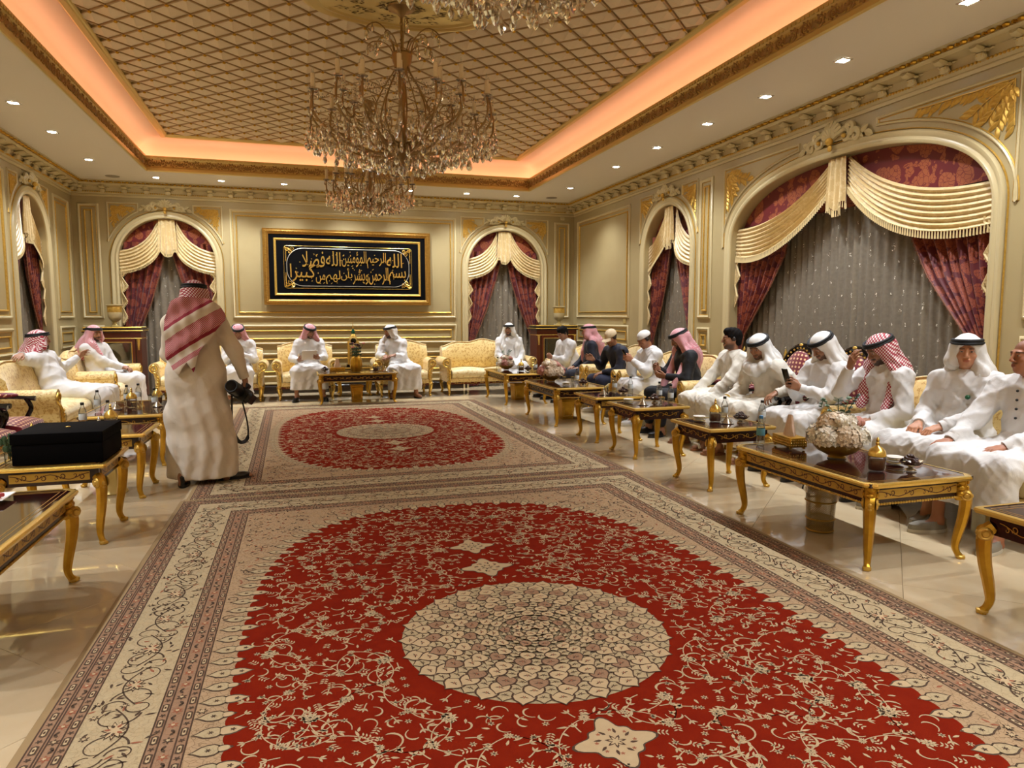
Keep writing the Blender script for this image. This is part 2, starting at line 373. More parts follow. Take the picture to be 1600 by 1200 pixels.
# ---- ceiling: border soffit, tray, cove, lattice field
TX0,TX1,TY0,TY1=-2.21,4.15,.66,12.54
def tr(i,z): return ringp(i,z,TX0,TX1,TY0,TY1)
ce=MB().loops([ringp(-.3,ZC),ringp(0,ZC),tr(0,ZC)],True).build('ceiling','ceiling_paint',smooth=False,kind='structure',label='flat greige ceiling border around the coffered tray')
# tray moulding
tm_=MB().loops([tr(0,ZC+.002),tr(-.012,ZC-.02),tr(.01,ZC-.028),tr(.02,ZC-.012),tr(.02,ZC+.03),tr(.0,ZC+.045),tr(-.012,ZC+.06),tr(-.012,ZC+.16),tr(.004,ZC+.175),tr(.012,ZC+.2),tr(.012,ZC+.215),tr(-.03,ZC+.215),tr(-.03,ZC+.0)],True)
tmo=tm_.build('trim_1','gold_pale',None,True,30,kind='structure',label='carved gilded moulding edging the ceiling tray')
g=G('tray_carving'); v=g.co(); M['tray_carving']=g.pbr(g.mix(g.noise(v,16,3).outputs[0],hx('#8E6E3A'),hx('#C29F66')),.45,.2)
sm=MB()
for sx in (-1,1):
    sp=spiral((sx*.09,.052),.048,.01,-PI/2,sx*1.35,22); sm.tube([(p[0],-.004,p[1]) for p in sp],np.linspace(.011,.008,22),5); sm.ball((sx*.09,-.008,.052),.013,6,4)
    for k in range(7):
        a=k*.9+sx; leaf3(sm,(sx*.09+math.cos(a)*.035,.052+math.sin(a)*.035),a+.5,.04,.022,-.003,.012)
    leaf3(sm,(sx*.17,.03),PI/2+sx*.5,.07,.03,-.003,.014)
for k in range(5): leaf3(sm,(0,.01),PI/2+(k-2)*.5,.085,.024,-.003,.014)
scm=sm.mesh('carved_scroll','tray_carving')
dm=MB()
def along(n0,n1,fn,step):
    d=np.array(n1)-np.array(n0); L=np.linalg.norm(d); n=max(1,int(round(L/step))); 
    for k in range(n): fn(np.array(n0)+d*(k+.5)/n, math.atan2(d[1],d[0]))
tc=tr(-.012,ZC+.058)
# ring runs counter-clockwise with the room inside; a scroll faces inward
for k in range(4):
    a,b=tc[k],tc[(k+1)%4]
    along(a,b,lambda p,an: ob('carved_scroll',scm,tmo,tuple(p),(0,0,an+PI)),.335)
    a,b=tr(.004,ZC+.188)[k],tr(.004,ZC+.188)[(k+1)%4]
    along(a,b,lambda p,an: dm.box((p[0],p[1],p[2]),(.03,.022,.026),an),.055)
dm.build('dentil_row','gold_pale',tmo,False,kind='stuff')
# cove
prof=[]
for t in np.linspace(0,1,12):
    a=t*PI/2; prof.append((-.26+.56*(1-math.cos(a)),ZC+.10+.40*math.sin(a)))
simple('cove_paint','#F3D9C2',.6)
MB().loops([tr(-.03,ZC+.06),tr(-.26,ZC+.06)]+[tr(i,z) for i,z in prof],True).build('cove','cove_paint',ce,True,30)
LX0,LX1,LY0,LY1=TX0+.30,TX1-.30,TY0+.30,TY1-.30; ZL=ZC+.5
for k in range(4):
    a,b=tr(-.12,ZC+.085)[k],tr(-.12,ZC+.085)[(k+1)%4]; d=np.array(b)-np.array(a); L=np.linalg.norm(d)
    MB().box((0,0,0),(L,.05,.02)).build('cove_light_strip','cove_strip',ce,False,loc=tuple((np.array(a)+b)/2),rot=(0,0,math.atan2(d[1],d[0])))
# lattice field frame
fr=lambda i,z: ringp(i,z,LX0,LX1,LY0,LY1)
MB().loops([fr(-.02,ZL),fr(-.02,ZL-.05),fr(.0,ZL-.062),fr(.05,ZL-.062),fr(.06,ZL-.05),fr(.075,ZL-.045),fr(.085,ZL-.03),fr(.085,ZL)],True).build('lattice_frame','gold_pale',ce,True,30)
g=G('lattice_pad'); v=g.co(); M['pad']=g.pbr(g.mix(g.noise(v,5,3).outputs[0],hx('#DBC7A4'),hx('#E8D8B8')),.5)
g=G('lattice_rib'); M['rib']=g.pbr(hx('#B89A6C'),.45,.1)
MB().loops([fr(-.02,ZL),[(CX,6.6,ZL)]*4],True).build('lattice_ground','pad',ce,False)
nx=33; S=(LX1-LX0)/nx; ny=int(round((LY1-LY0)/S)); SY=(LY1-LY0)/ny
pm=MB(); k=.955; pm.add([(S*k,0,0),(0,SY*k,0),(-S*k,0,0),(0,-SY*k,0),(S*k*.86,0,-.022),(0,SY*k*.86,-.022),(-S*k*.86,0,-.022),(0,-SY*k*.86,-.022),(0,0,-.058)],[(0,1,5,4),(1,2,6,5),(2,3,7,6),(3,0,4,7),(4,5,8),(5,6,8),(6,7,8),(7,4,8)])
pmm=pm.mesh('lattice_pad','pad',False); far=MB(); pads=[]
MED=(CX,6.6,1.12)
for i in range(1,nx):
    for j in range(1,ny):
        if (i+j)%2==0:
            x,y=LX0+i*S,LY0+j*SY
            if ((x-MED[0])/.80)**2+((y-MED[1])/.43)**2<1: continue
            pads.append((x,y))
pads.sort(key=lambda p: (p[0]**2+p[1]**2) if p[1]>6.3 else 1e3+p[1])
for n_,(x,y) in enumerate(pads):
    if n_<300: ob('lattice_pad',pmm,ce,(x,y,ZL))
    else: far.join(pm,Matrix.Translation((x,y,ZL)))
far.build('lattice_pads','pad',ce,False,kind='stuff')
rb=MB(); bs=MB()
for i in range(-ny,nx+ny+1):
    for sgn in (1,-1):
        # diagonal lines i - sgn*j = const, odd ones pass between the pads
        if (i%2)==0: continue
        pts=[]
        for j in (0,ny):
            pts.append((i+sgn*(j if sgn>0 else -j)*1.0*(1 if sgn>0 else 1)*(1 if sgn>0 else 1),j))
        (a0,j0),(a1,j1)=(i,0),(i+sgn*ny,ny)
        if sgn<0: (a0,j0),(a1,j1)=(i,0),(i-ny,ny)
        # clip in i to [0,nx]
        def atI(I): return j0+(I-a0)*(j1-j0)/(a1-a0)
        lo,hi=max(0,min(a0,a1)),min(nx,max(a0,a1))
        if hi-lo<.5: continue
        q=[(LX0+I*S,LY0+atI(I)*SY) for I in (lo,hi)]
        if min(q[0][1],q[1][1])<LY0-.01 or max(q[0][1],q[1][1])>LY1+.01: continue
        d=np.array(q[1])-np.array(q[0]); L=np.linalg.norm(d); rb.box(((q[0][0]+q[1][0])/2,(q[0][1]+q[1][1])/2,ZL-.014),(L,.015,.03),math.atan2(d[1],d[0]))
for i in range(1,nx):
    for j in range(1,ny):
        if (i+j)%2==1: 
            x,y=LX0+i*S,LY0+j*SY
            if ((x-MED[0])/.86)**2+((y-MED[1])/.47)**2>1: bs.ball((x,y,ZL-.034),(.02,.02,.014),6,4)
rb.build('lattice_ribs','rib',ce,False,kind='stuff'); bs.build('lattice_bosses','gold',ce,True,kind='stuff')
# ceiling medallion over the large chandelier
me_=MB().lathe([(1.14,ZL),(1.14,ZL-.06),(1.10,ZL-.075),(1.05,ZL-.075),(1.0,ZL-.06),(.94,ZL-.065),(.9,ZL-.05),(.5,ZL-.05),(.01,ZL-.05)],64,(MED[0],MED[1],0),.76,.405,caps=False).build('ceiling_medallion','gold_pale',ce,True,30)
fm=MB(); rr=random.Random(3)
for k in range(14):
    a0=k*2*PI/14
    for r0,l in ((.22,.3),(.55,.28),(.78,.2)):
        a=a0+rr.uniform(-.1,.1); sp=spiral((math.cos(a)*r0,math.sin(a)*r0),.10,.02,a+PI/2,1.1*(1 if k%2 else -1),14)
        for p in sp[::2]:
            for q in range(2):
                b=rr.uniform(0,6.28); s=rr.uniform(.02,.045); fm.add([(p[0]+math.cos(b+t)*s*(1 if t in(0,PI) else .4),p[1]+math.sin(b+t)*s*(1 if t in(0,PI) else .4),-.0385) for t in (0,PI/2,PI,3*PI/2)],[(0,1,2,3)])
simple('medallion_paint','#7A5E33',.6); fm.build('painted_foliage','medallion_paint',me_,False,loc=(MED[0],MED[1],ZL-.014),scale=(.72,.38,1),kind='stuff')
# ---- cornice
co=MB().loops([ringp(i,z) for i,z in ((0,3.50),(.018,3.502),(.022,3.53),(.012,3.545),(.03,3.56),(.042,3.575),(.03,3.59),(.034,3.60),(.05,3.66),(.11,3.675),(.17,3.678),(.18,3.69),(.2,3.70),(.2,3.715),(.225,3.735),(.24,ZC-.004),(.24,ZC+.004))],True).build('trim_2','ivory_trim',None,True,25,kind='structure',label='ivory and gilt cornice with scrolled brackets')
bk=MB()                                       # scrolled bracket: local x along the wall, -y into the room
for zz,yy in ((0,0),):
    pth=[(0,-.04,3.585),(0,-.075,3.592),(0,-.085,3.615),(0,-.07,3.635),(0,-.10,3.655),(0,-.15,3.66),(0,-.175,3.672)]
    bk.tube(pth,[.02,.034,.03,.026,.03,.034,.026],8,True,1.5)
for k in range(5): bk.ball(((k-2)*.018,-.088-.004*(2-abs(k-2)),3.61-.006*abs(k-2)),(.012,.014,.022),6,4)
for sx in (-1,1): bk.ball((sx*.045,-.075,3.64),(.02,.03,.016),6,4); bk.ball((sx*.07,-.05,3.65),(.03,.02,.012),6,4)
bkm=bk.mesh('cornice_bracket','ivory_trim'); gb=MB()
for k in range(3): gb.ball(((k-1)*.02,-.098,3.612),(.009,.01,.016),6,4)
gbm=gb.mesh('bracket_gilding','gilt')
# recess arches between brackets
cn=ringp(0,0); bead=MB(); egg=MB()
for k in range(4):
    a,b=cn[k],cn[(k+1)%4]
    def put(p,an):
        o=ob('cornice_bracket',bkm,co,(p[0],p[1],0),(0,0,an+PI)); ob('bracket_gilding',gbm,o)
    along(a,b,put,.345)
    a,b=ringp(.044,3.577)[k],ringp(.044,3.577)[(k+1)%4]; along(a,b,lambda p,an: bead.ball(tuple(p),(.015,.015,.013),5,4),.036)
    a,b=ringp(.213,3.717)[k],ringp(.213,3.717)[(k+1)%4]; cnt=[0]
    def eg(p,an):
        cnt[0]+=1
        if cnt[0]%2: egg.ball(tuple(p),(.034,.034,.017),7,4)
        else:
            for s in(-1,0,1): egg.box((p[0]+math.cos(an)*s*.016,p[1]+math.sin(an)*s*.016,p[2]),(.01,.03,.026-.008*abs(s)),an+s*.5)
    along(a,b,eg,.062)
bead.build('gilt_bead_row','gilt',co,True,kind='stuff'); egg.build('gilt_egg_and_dart','gold',co,True,kind='stuff')
# ---- recessed downlights (each carries its own lamp)
dl=MB(); dl.loops([[(s*math.cos(t+PI/4),s*math.sin(t+PI/4),z) for t in (0,PI/2,PI,3*PI/2)] for s,z in ((.085,0),(.085,-.006),(.066,-.008),(.060,.004))],True); dlm=dl.mesh('housing','chrome',False)
ln=MB().lathe([(.001,-.002),(.046,-.002),(.052,.003)],14); lnm=ln.mesh('lens','lamp_glow')
lm=bpy.data.lights.new('downlight_beam','SPOT'); lm.energy=LAMP_W; lm.color=LAMP_C; lm.spot_size=math.radians(118); lm.spot_blend=.75; lm.shadow_soft_size=.045
DL=[(4.78,y) for y in (12.1,10.2,8.9,7.65,6.55,5.45,4.2,2.9,1.6,.4)]+[(x,13.2) for x in (-2.18,-1.17,-.15,.95,2.05,3.12,4.1)]+[(-2.87,y) for y in (12.0,10.36,9.1,7.8,6.55,5.3,4.0,2.7,1.4,.2)]+[(x,0.0) for x in (-1.2,.3,2.3,3.4)]
for x,y in DL:
    side_='above the seats along the wide-window wall' if x>4.5 else ('before the calligraphy end wall' if y>13 else ('above the reclining man\'s side of the room' if x<-2.5 else 'at the unwindowed end of the room')); t=thing('downlight','small recessed downlight in ceiling border '+side_,'light',(x,y,ZC-.001),0,'ceiling downlights '+side_)
    ob('housing',dlm,t); ob('lens',lnm,t); ob('beam',lm,t,(0,0,-.012))
spk=MB().lathe([(.001,-.006),(.10,-.006),(.11,0)],24).mesh('speaker_grille','grey_plastic')
for x,y,l in ((-2.85,13.3,'round grey ceiling speaker grille above the cabinet of the man with clasped hands'),(4.82,13.2,'round grey ceiling speaker grille above the cabinet near the man with bowed head')): ob('ceiling_speaker',spk,None,(x,y,ZC-.001),label=l,cat='speaker')
# ================================================================ CURTAINS
def bez(p0,p1,p2,t): t=np.asarray(t)[...,None]; return (1-t)**2*p0+2*t*(1-t)*p1+t*t*p2
def thru(a,m,b): return 2*np.array(m)-.5*(np.array(a)+np.array(b))
def tassels(mb,pts,step,l,r):
    P=np.asarray(pts,float); seg=np.linalg.norm(np.diff(P,axis=0),axis=1); cum=np.concatenate([[0],np.cumsum(seg)])
    for s in np.arange(step/2,cum[-1],step):
        p=np.array([np.interp(s,cum,P[:,k]) for k in range(3)])
        mb.add([(p[0]-r*.5,p[1],p[2]),(p[0]+r*.5,p[1],p[2]),(p[0],p[1]-r*.8,p[2]),(p[0]-r,p[1],p[2]-l),(p[0]+r,p[1],p[2]-l*1.03),(p[0],p[1]-r*1.3,p[2]-l)],[(0,2,5,3),(2,1,4,5),(0,3,4,1),(3,5,4)])
def drapery(o,loc,rz,label):
    c,hw,sp,top,e=o; big=hw>1
    root=thing('window_drapery',label,'curtain',loc,rz)
    # sheer
    n=90 if not big else 200; u=np.linspace(c-hw-.0,c+hw,n); yy=.235+.016*np.sin((u-c)*2*PI/.115+1.2*np.sin(u*7))
    zt=archz(o,u); m=MB(); V=np.stack([np.stack([u,yy,np.full(n,.02)],1)]+[np.stack([u,yy,.02+(zt-.03)*k],1) for k in (.33,.66,1)]); sh=m.grid(V).build('sheer_net','sheer',root,True,80)
    fl_=MB(); rr=random.Random(int(c*50))
    for row,z in enumerate(np.arange(.75,top-.35,.155)):
        for k in range(int(2*hw/(.3 if row%2 else .17))+1):
            x=c-hw+.08+k*(.3 if row%2 else .17)+(row%3)*.05
            if x>c+hw-.05 or z>float(archz(o,x))-.1: continue
            bigf=row%4==1; y=float(np.interp(x,u,yy))-.006
            for q in range(9 if bigf else 4):
                a=rr.uniform(0,6.28); d=rr.uniform(0,.055 if bigf else .022); s=rr.uniform(.005,.011); px,pz=x+math.cos(a)*d*.7,z+math.sin(a)*d*1.3; b=rr.uniform(0,3)
                fl_.add([(px+math.cos(b)*s,y,pz+math.sin(b)*s),(px-math.sin(b)*s*.5,y-.001,pz+math.cos(b)*s*.5),(px-math.cos(b)*s,y,pz-math.sin(b)*s),(px+math.sin(b)*s*.5,y-.001,pz-math.cos(b)*s*.5)],[(0,1,2,3)])
    fl_.build('embroidered_flowers','embroidery',sh,False,kind='stuff')
    # damask lambrequin filling the arch head
    zb=2.1; p=archpath(o,-.004,50)[1:-1]; m=MB(); uu=c+(hw-.004)*-np.cos(np.linspace(0,PI,60)); zz=archz(o,uu)
    zlow=np.maximum(sp-.05,zz-.9); 
    m.grid(np.stack([np.stack([uu,.16+0*uu,np.minimum(zz-.005,2.62+.0*uu)],1),np.stack([uu,.155+0*uu,zz-.003],1)])); m.build('damask_lambrequin','red_damask',root)
    if not big: up=((.15,top-.02),(.40,2.76),(hw-.005,2.60)); lo=((.13,2.64),(.36,2.36),(hw-.005,2.23)); dr=[(.06,2.75),(.06,2.6),(.17,2.16),(.34,1.63),(.5,1.24),(hw-.13,.92)]; zt_=.85
    else: up=((.13,top-.02),(.92,2.70),(hw-.005,2.60)); lo=((.12,2.84),(.92,2.31),(hw-.005,2.24)); dr=[(.85,2.6),(.93,2.2),(1.15,1.83),(1.44,1.47),(1.66,1.2),(hw-.13,.95)]; zt_=.9
    dr=np.array(dr)
    for sd in (-1,1):
        # drape gathered to the side
        ns,nv=60,40; zq=np.concatenate([np.linspace(dr[0][1],zt_,nv),np.linspace(zt_,.03,10)[1:]]); V=[]
        for z in zq:
            inn=np.interp(z,dr[::-1,1],dr[::-1,0]) if z>=dr[-1][1] else hw-.13-.10*math.sin(min(1,(dr[-1][1]-z)/.5)*PI/2)
            s=np.linspace(0,1,ns); wd=hw-.004-inn; x=c+sd*(hw-.004-s*wd); k=min(1,max(0,(z-zt_)/1.2))
            amp=(.012+.022*k)*min(1,wd/.3+.3); fold=np.sin(s*2*PI*(5.5 if not big else 8)+.6*np.sin(z*3))*amp; V.append(np.stack([x,.135+fold-.03*s*(1-k),np.full(ns,z)],1))
        V=np.array(V); d=MB().grid(V).build('drape','drape_damask',root,True,80)
        t=MB(); E=V[:,-1,:]; E=E-np.array((0,.008,0)); t.tube(E[:nv],.008,5)
        for q in E[1:nv]:
            for f in (0,.5): t.box((q[0]-sd*.012,q[1],q[2]+.012*f*2),(.022,.008,.008),0)
        t.build('drape_edging','fringe_dark',d,True)
        tb=MB(); e0=V[nv-1]; tb.tube([(q[0],q[1]-.03,q[2]-.02*math.sin(PI*i/(ns-1))) for i,q in enumerate(e0)][::3],.022,6); tb.build('tie_back','swag_trim',d)
        # swag
        ns,nt=40,56; s=np.linspace(0,1,ns); V=[]
        for t in np.linspace(0,1,nt):
            a=np.array([np.array((sd*q[0],q[1]))*(1-t)+np.array((sd*w[0],w[1]))*t for q,w in zip(up,lo)])
            P=bez(a[0],thru(*a),a[2],s); nf=6.5 if not big else 7.5
            ph=t*nf*2*PI; fo=.5-.5*np.cos(ph); fo=(fo**.6)*(.028 if not big else .036)*(.35+.65*np.sin(PI*np.clip(s*.85+.1,0,1))); bulge=.05*np.sin(PI*s)*(.4+.6*t)
            dz=-.012*np.sin(ph)*np.sin(PI*s)
            V.append(np.stack([c+P[:,0],.085-fo-bulge,P[:,1]+dz],1))
        V=np.array(V); sw=MB().grid(V).build('swag','swag_silk',root,True,80)
        t=MB(); tassels(t,V[-1]+np.array((0,-.006,.004)),.024 if not big else .03,.05 if not big else .075,.0075 if not big else .010); t.tube((V[-1]+np.array((0,-.004,0)))[::2],.008,5); t.build('tassel_fringe','tassel',sw,False,kind='stuff')
        # cascade tail against the jamb
        z0=2.30; zz=[z0]; wdt=.13 if not big else .12; prof=[]
        for k in range(4 if not big else 3): prof+= [(wdt*(1-.12*k),z0-.05-k*.27),(.02,z0-.16-k*.27)]
        xs=np.linspace(0,1,8); V=[]
        for x_,z in [(wdt,z0)]+prof: V.append(np.stack([c+sd*(hw-.004-xs*x_),.075+.012*np.sin(xs*14+z*9),np.full(8,z)],1))
        V=np.array(V); ca=MB().grid(V).build('cascade','swag_silk',root,True,80)
        t=MB(); t.tube(V[:,-1,:]+np.array((0,-.01,0)),.012,5); tassels(t,V[1:,-1,:]+np.array((0,-.012,0)),.03,.035,.007); t.build('cascade_fringe','tassel',ca,False)
    # centre jabot
    n=40; s=np.linspace(-1,1,n); V=[]; wt=.13; wb_=.17 if not big else .15; zh=2.62 if not big else 2.66
    hem=zh-.10*np.maximum(0,1-np.abs(s)*1.6)+.015*np.cos(s*9)
    for k in np.linspace(0,1,10):
        wd=wt+(wb_-wt)*k; V.append(np.stack([c+s*wd,.03-.022*(.4+k)*np.cos(s*PI*3.5),(top-.015)*(1-k)+hem*k],1))
    V=np.array(V); j=MB().grid(V).build('jabot','swag_silk',root,True,80)
    t=MB(); tassels(t,V[-1]+np.array((0,-.004,0)),.024,.05 if not big else .065,.008); t.build('tassel_fringe','tassel',j,False)
labs=['red and gold swagged curtain on end-wall window behind the standing man','red and gold swagged curtain on end-wall window beside glass cabinet and empty sofa seat','red and gold swagged curtain on the narrow window between wide window and corner panel','very wide red and gold swagged curtain over the broad arched window','red and gold swagged curtain on the narrow window farthest from the calligraphy','red and gold swagged curtain in the deep narrow arch above reclining man']
for (o,l,rz),lb in zip(WIN,labs): drapery(o,l,rz,lb)
# ================================================================ CHANDELIERS
cd=MB().lathe([(.0008,0),(.004,-.004),(.007,-.02),(.015,-.042),(.0175,-.053),(.011,-.07),(.0008,-.082)],6); cd.add(np.array([(-.001,0,0),(.001,0,0),(.001,0,.03),(-.001,0,.03)]),[(0,1,2,3)])
cdm=cd.mesh('crystal_drop','crystal',False)
cand=MB().lathe([(.019,0),(.019,.125),(.014,.128)],10); candm=cand.mesh('candle_tube','candle')
bulb=MB().lathe([(.006,.122),(.011,.135),(.011,.15),(.006,.17),(.001,.185)],8).mesh('bulb','glass')
dish=MB().lathe([(.008,-.012),(.035,-.004),(.045,.006),(.042,.008),(.03,.0),(.012,.0)],10).mesh('drip_dish','crystal')
def smoothpath(P,n=18):
    P=np.asarray(P,float); t=np.arange(len(P)); tt=np.linspace(0,len(P)-1,n); out=[]
    for x in tt:
        i=min(int(x),len(P)-2); f=x-i; p0=P[max(i-1,0)];p1=P[i];p2=P[i+1];p3=P[min(i+2,len(P)-1)]
        out.append(.5*((2*p1)+(-p0+p2)*f+(2*p0-5*p1+4*p2-p3)*f*f+(-p0+3*p1-3*p2+p3)*f**3))
    return np.array(out)
def rot2(P,a):
    P=np.asarray(P,float); return np.stack([P[:,0]*math.cos(a)-P[:,1]*math.sin(a),P[:,0]*math.sin(a)+P[:,1]*math.cos(a),P[:,2]],1)
def chandelier(loc,k,na,ni,label,ndrop,zceil):
    t=thing('chandelier',label,'chandelier',loc); H=zceil-loc[2]
    st=MB().tube([(0,0,.7*k),(0,0,H-.02)],.012,8)
    for z in np.arange(.85*k,H-.05,.07): st.ball((0,0,z),(.018,.018,.02),8,5)
    st.build('stem','brass_chandelier',t)
    MB().lathe([(.001,H),(.10*k+.03,H-.002),(.09*k+.03,H-.03),(.05,H-.055),(.015,H-.1)],16).build('ceiling_canopy','brass_chandelier',t)
    MB().lathe([(r*k,z*k) for r,z in ((.001,-.10),(.03,-.085),(.05,-.05),(.10,-.02),(.12,.01),(.09,.03),(.05,.06),(.03,.12),(.045,.2),(.03,.28),(.02,.4),(.04,.5),(.025,.6),(.05,.72),(.085,.8),(.095,.86),(.08,.88),(.02,.88))],14).build('centre_column','brass_chandelier',t)
    ga=MB(); dr=[]; pos=[]
    def arm(name,P,a,rad,n=20):
        Q=rot2(smoothpath(np.array(P)*k,n),a); MB().tube(Q,rad,6).build(name,'brass_chandelier',t); return Q
    for tier,(N,P,rad) in enumerate(((na,[(.06,0,.0),(.2,0,-.03),(.42,0,-.01),(.62,0,.09),(.74,0,.12),(.84,0,.22),(.85,0,.35),(.84,0,.40)],.010),(ni,[(.05,0,.08),(.18,0,.1),(.3,0,.22),(.42,0,.27),(.52,0,.36),(.53,0,.47),(.52,0,.5)],.009))):
        for i in range(N):
            a=2*PI*(i+.5*tier)/N; P_=np.array(P); P_=P_.copy()
            if tier==0 and i%2: P_[:,2]+=np.linspace(0,.06,len(P_)); P_[:,0]*=np.linspace(1,.93,len(P_))
            Q=arm('arm',P_,a,rad); q=Q[-1]
            c_=ob('candle',candm,t,tuple(q+np.array((0,0,.012)))); ob('bulb',bulb,c_); ob('drip_dish',dish,t,tuple(q+np.array((0,0,.008))))
            pos.append((tier,q))
            for b in range(3): dr.append((q+np.array((.04*math.cos(b*2.09),.04*math.sin(b*2.09),-.0)),.55))
            for f in (7,11,15): dr.append((Q[f]-np.array((0,0,.02)),.8))
            # sprig scrolls on the arm
            sp=spiral((0,0),.075*k,.012,PI*.5,1.2,16); e=rot2(np.stack([sp[:,0]+.66*k*(1-.4*tier),0*sp[:,0],sp[:,1]+(.22+.12*tier)*k],1),a); MB().tube(e,.005,5).build('scrolled_sprig','brass_chandelier',t)
    for i in range(8):                                   # lyre cage
        a=2*PI*i/8; arm('lyre_bar',[(.06,0,.02),(.2,0,.15),(.25,0,.36),(.17,0,.56),(.07,0,.72),(.07,0,.8)],a,.007,16)
    for i in range(10):                                  # plume crown
        a=2*PI*(i+.5)/10; Q=arm('plume',[(.07,0,.78),(.09,0,.92),(.15,0,1.04),(.24,0,1.09),(.32,0,1.05),(.34,0,1.0)] if i%2 else [(.07,0,.78),(.09,0,.9),(.16,0,.97),(.26,0,.98),(.31,0,.94)],a,.006,14)
        for f in (13,11,9): dr.append((Q[f],.8))
    # bead garlands
    bd=MB(); o8=([(1,0,0),(-1,0,0),(0,1,0),(0,-1,0),(0,0,1),(0,0,-1)],[(0,2,4),(2,1,4),(1,3,4),(3,0,4),(2,0,5),(1,2,5),(3,1,5),(0,3,5)])
    def chain(p,q,sag,n=14):
        for s in np.linspace(0,1,n): bd.add(np.array(o8[0])*.0065+(np.array(p)*(1-s)+np.array(q)*s-np.array((0,0,sag*4*s*(1-s)))),o8[1])
    for tier in (0,1):
        L=[q for a,q in pos if a==tier]
        for i in range(len(L)): chain(L[i],L[(i+1)%len(L)],.10*k); chain(L[i]+np.array((0,0,-.02)),np.array((L[i][0]*.25,L[i][1]*.25,.62*k)),.06,16)
    # fringe of drops below: concentric rings
    rr=random.Random(5)
    for r in (.05,.12,.2,.29,.38,.48,.58,.68,.78,.85):
        N=max(5,int(2*PI*r*k/.092)); zb=(-.075+.19*(r/.85)**1.3)*k
        for i in range(N):
            a=2*PI*i/N+r*7; z=zb+rr.uniform(-.05,.05); p=np.array((r*k*math.cos(a),r*k*math.sin(a),z)); dr.append((p,rr.uniform(.85,1.15)))
            if r<.6:
                for s in np.linspace(.01,(.09+.1*(r/.85))*k,4): bd.add(np.array(o8[0])*.006+p+np.array((0,0,s+.02)),o8[1])
    bd.build('bead_garlands','crystal',t,False,kind='stuff')
    dr.sort(key=lambda d:(d[0][1]-.3*d[1])); rest=MB()
    v0=np.concatenate(cd.v)
    for i,(p,s) in enumerate(dr):
        s*=1.22
        if i<ndrop: ob('crystal_drop',cdm,t,tuple(p),(0,0,i*.7),(s,s,s))
        else: rest.add(v0*s+p,cd.f)
    rest.build('crystal_drops','crystal',t,False,kind='stuff')
chandelier((CX,6.6,2.93),1.0,18,9,'huge crystal candle chandelier hanging from the painted ceiling medallion',280,ZL-.036)
chandelier((CX,9.6,2.93),.66,12,6,'smaller crystal chandelier hanging between the big one and the calligraphy',200,ZL-.02)
chandelier((CX,3.30,3.05),.66,12,6,'smaller crystal chandelier hanging above the rug beside the hydrangea table',200,ZL-.02)
# ================================================================ RUGS
RW,RL=1.93,2.965
simple('rug_edge','#9A8058',.95); simple('rug_line','#4A3322',.95); simple('rug_dark','#4E3A28',.95); simple('rug_pink','#B3805F',.95)
def rugmat(name,a,b,sc=28):
    fine={'rug_cream':.22,'rug_tan':.25,'rug_ground':.45}.get(name,0.)
    g=G(name); v=g.co(); n=g.noise(v,sc,4,.6).outputs[0]; f=g.noise(v,400,2).outputs[0]; e=g.n('TexVoronoi',g.vmath('ADD',v,g.vmath('SCALE',g.noise(v,14,2).outputs[1])),Scale=42.,props={'feature':'DISTANCE_TO_EDGE'}); e.inputs[0].links[0].from_node.inputs[1].links[0].from_node.inputs['Scale'].default_value=.06
    c=g.mix(n,hx(a),hx(b)); ln=g.math('MULTIPLY',g.math('LESS_THAN',e.outputs['Distance'],.035),fine); c=g.mix(ln,c,hx('#4E3826')); M[name]=g.pbr(c,1.,normal=g.bump(f,.3,.003),Specular_IOR_Level=.05)
rugmat('rug_red','#6E150A','#88260F',9); rugmat('rug_cream','#AD9872','#BFAC88'); rugmat('rug_tan','#937154','#A5846A'); rugmat('rug_ground','#A88B68','#B89C7A'); rugmat('rug_motif','#B89E78','#C8B08A'); rugmat('rug_rose','#90533C','#A66C52')
class Flat(MB):
    def __init__(s,z): super().__init__(); s.z=z
    def poly(s,pts,c=None):
        P=np.asarray(pts,float); c=P.mean(0) if c is None else np.array(c); n=len(P)
        s.add(np.concatenate([np.c_[P,np.full(n,s.z)],[[c[0],c[1],s.z]]]),[(i,(i+1)%n,n) for i in range(n)])
    def rib(s,pts,wd): ribbon2(s,pts,wd,s.z)
    def ringband(s,a,b):
        q=lambda i:[(-RW+i,-RL+i,s.z),(RW-i,-RL+i,s.z),(RW-i,RL-i,s.z),(-RW+i,RL-i,s.z)]; s.loops([q(a),q(b)],True)
def flower(r,n=9,d=.2,ph=0.,sq=1.):
    a=np.linspace(0,2*PI,n*4,endpoint=False); rr=r*(1-d+d*np.cos(n*a)); return np.stack([rr*np.cos(a+ph),rr*np.sin(a+ph)*sq],1)
def lens(p,a,l,w):
    d=np.array((math.cos(a),math.sin(a))); n=np.array((-d[1],d[0])); p=np.array(p); return [p,p+d*l*.3+n*w*.5,p+d*l*.65+n*w*.4,p+d*l,p+d*l*.65-n*w*.4,p+d*l*.3-n*w*.5]
def ogee(p,a,l,w):
    d=np.array((math.cos(a),math.sin(a))); n=np.array((-d[1],d[0])); p=np.array(p); k=[(0,.30),(.15,.48),(.4,.5),(.62,.40),(.78,.2),(.88,.09),(1,0)]
    return [p+d*l*t+n*w*x for t,x in k]+[p+d*l*t-n*w*x for t,x in k[-2::-1]]
def turn(P,a,c=(0,0)): P=np.asarray(P,float); return np.stack([P[:,0]*math.cos(a)-P[:,1]*math.sin(a)+c[0],P[:,0]*math.sin(a)+P[:,1]*math.cos(a)+c[1]],1)
FA,FB,FN=1.27,2.24,2.8
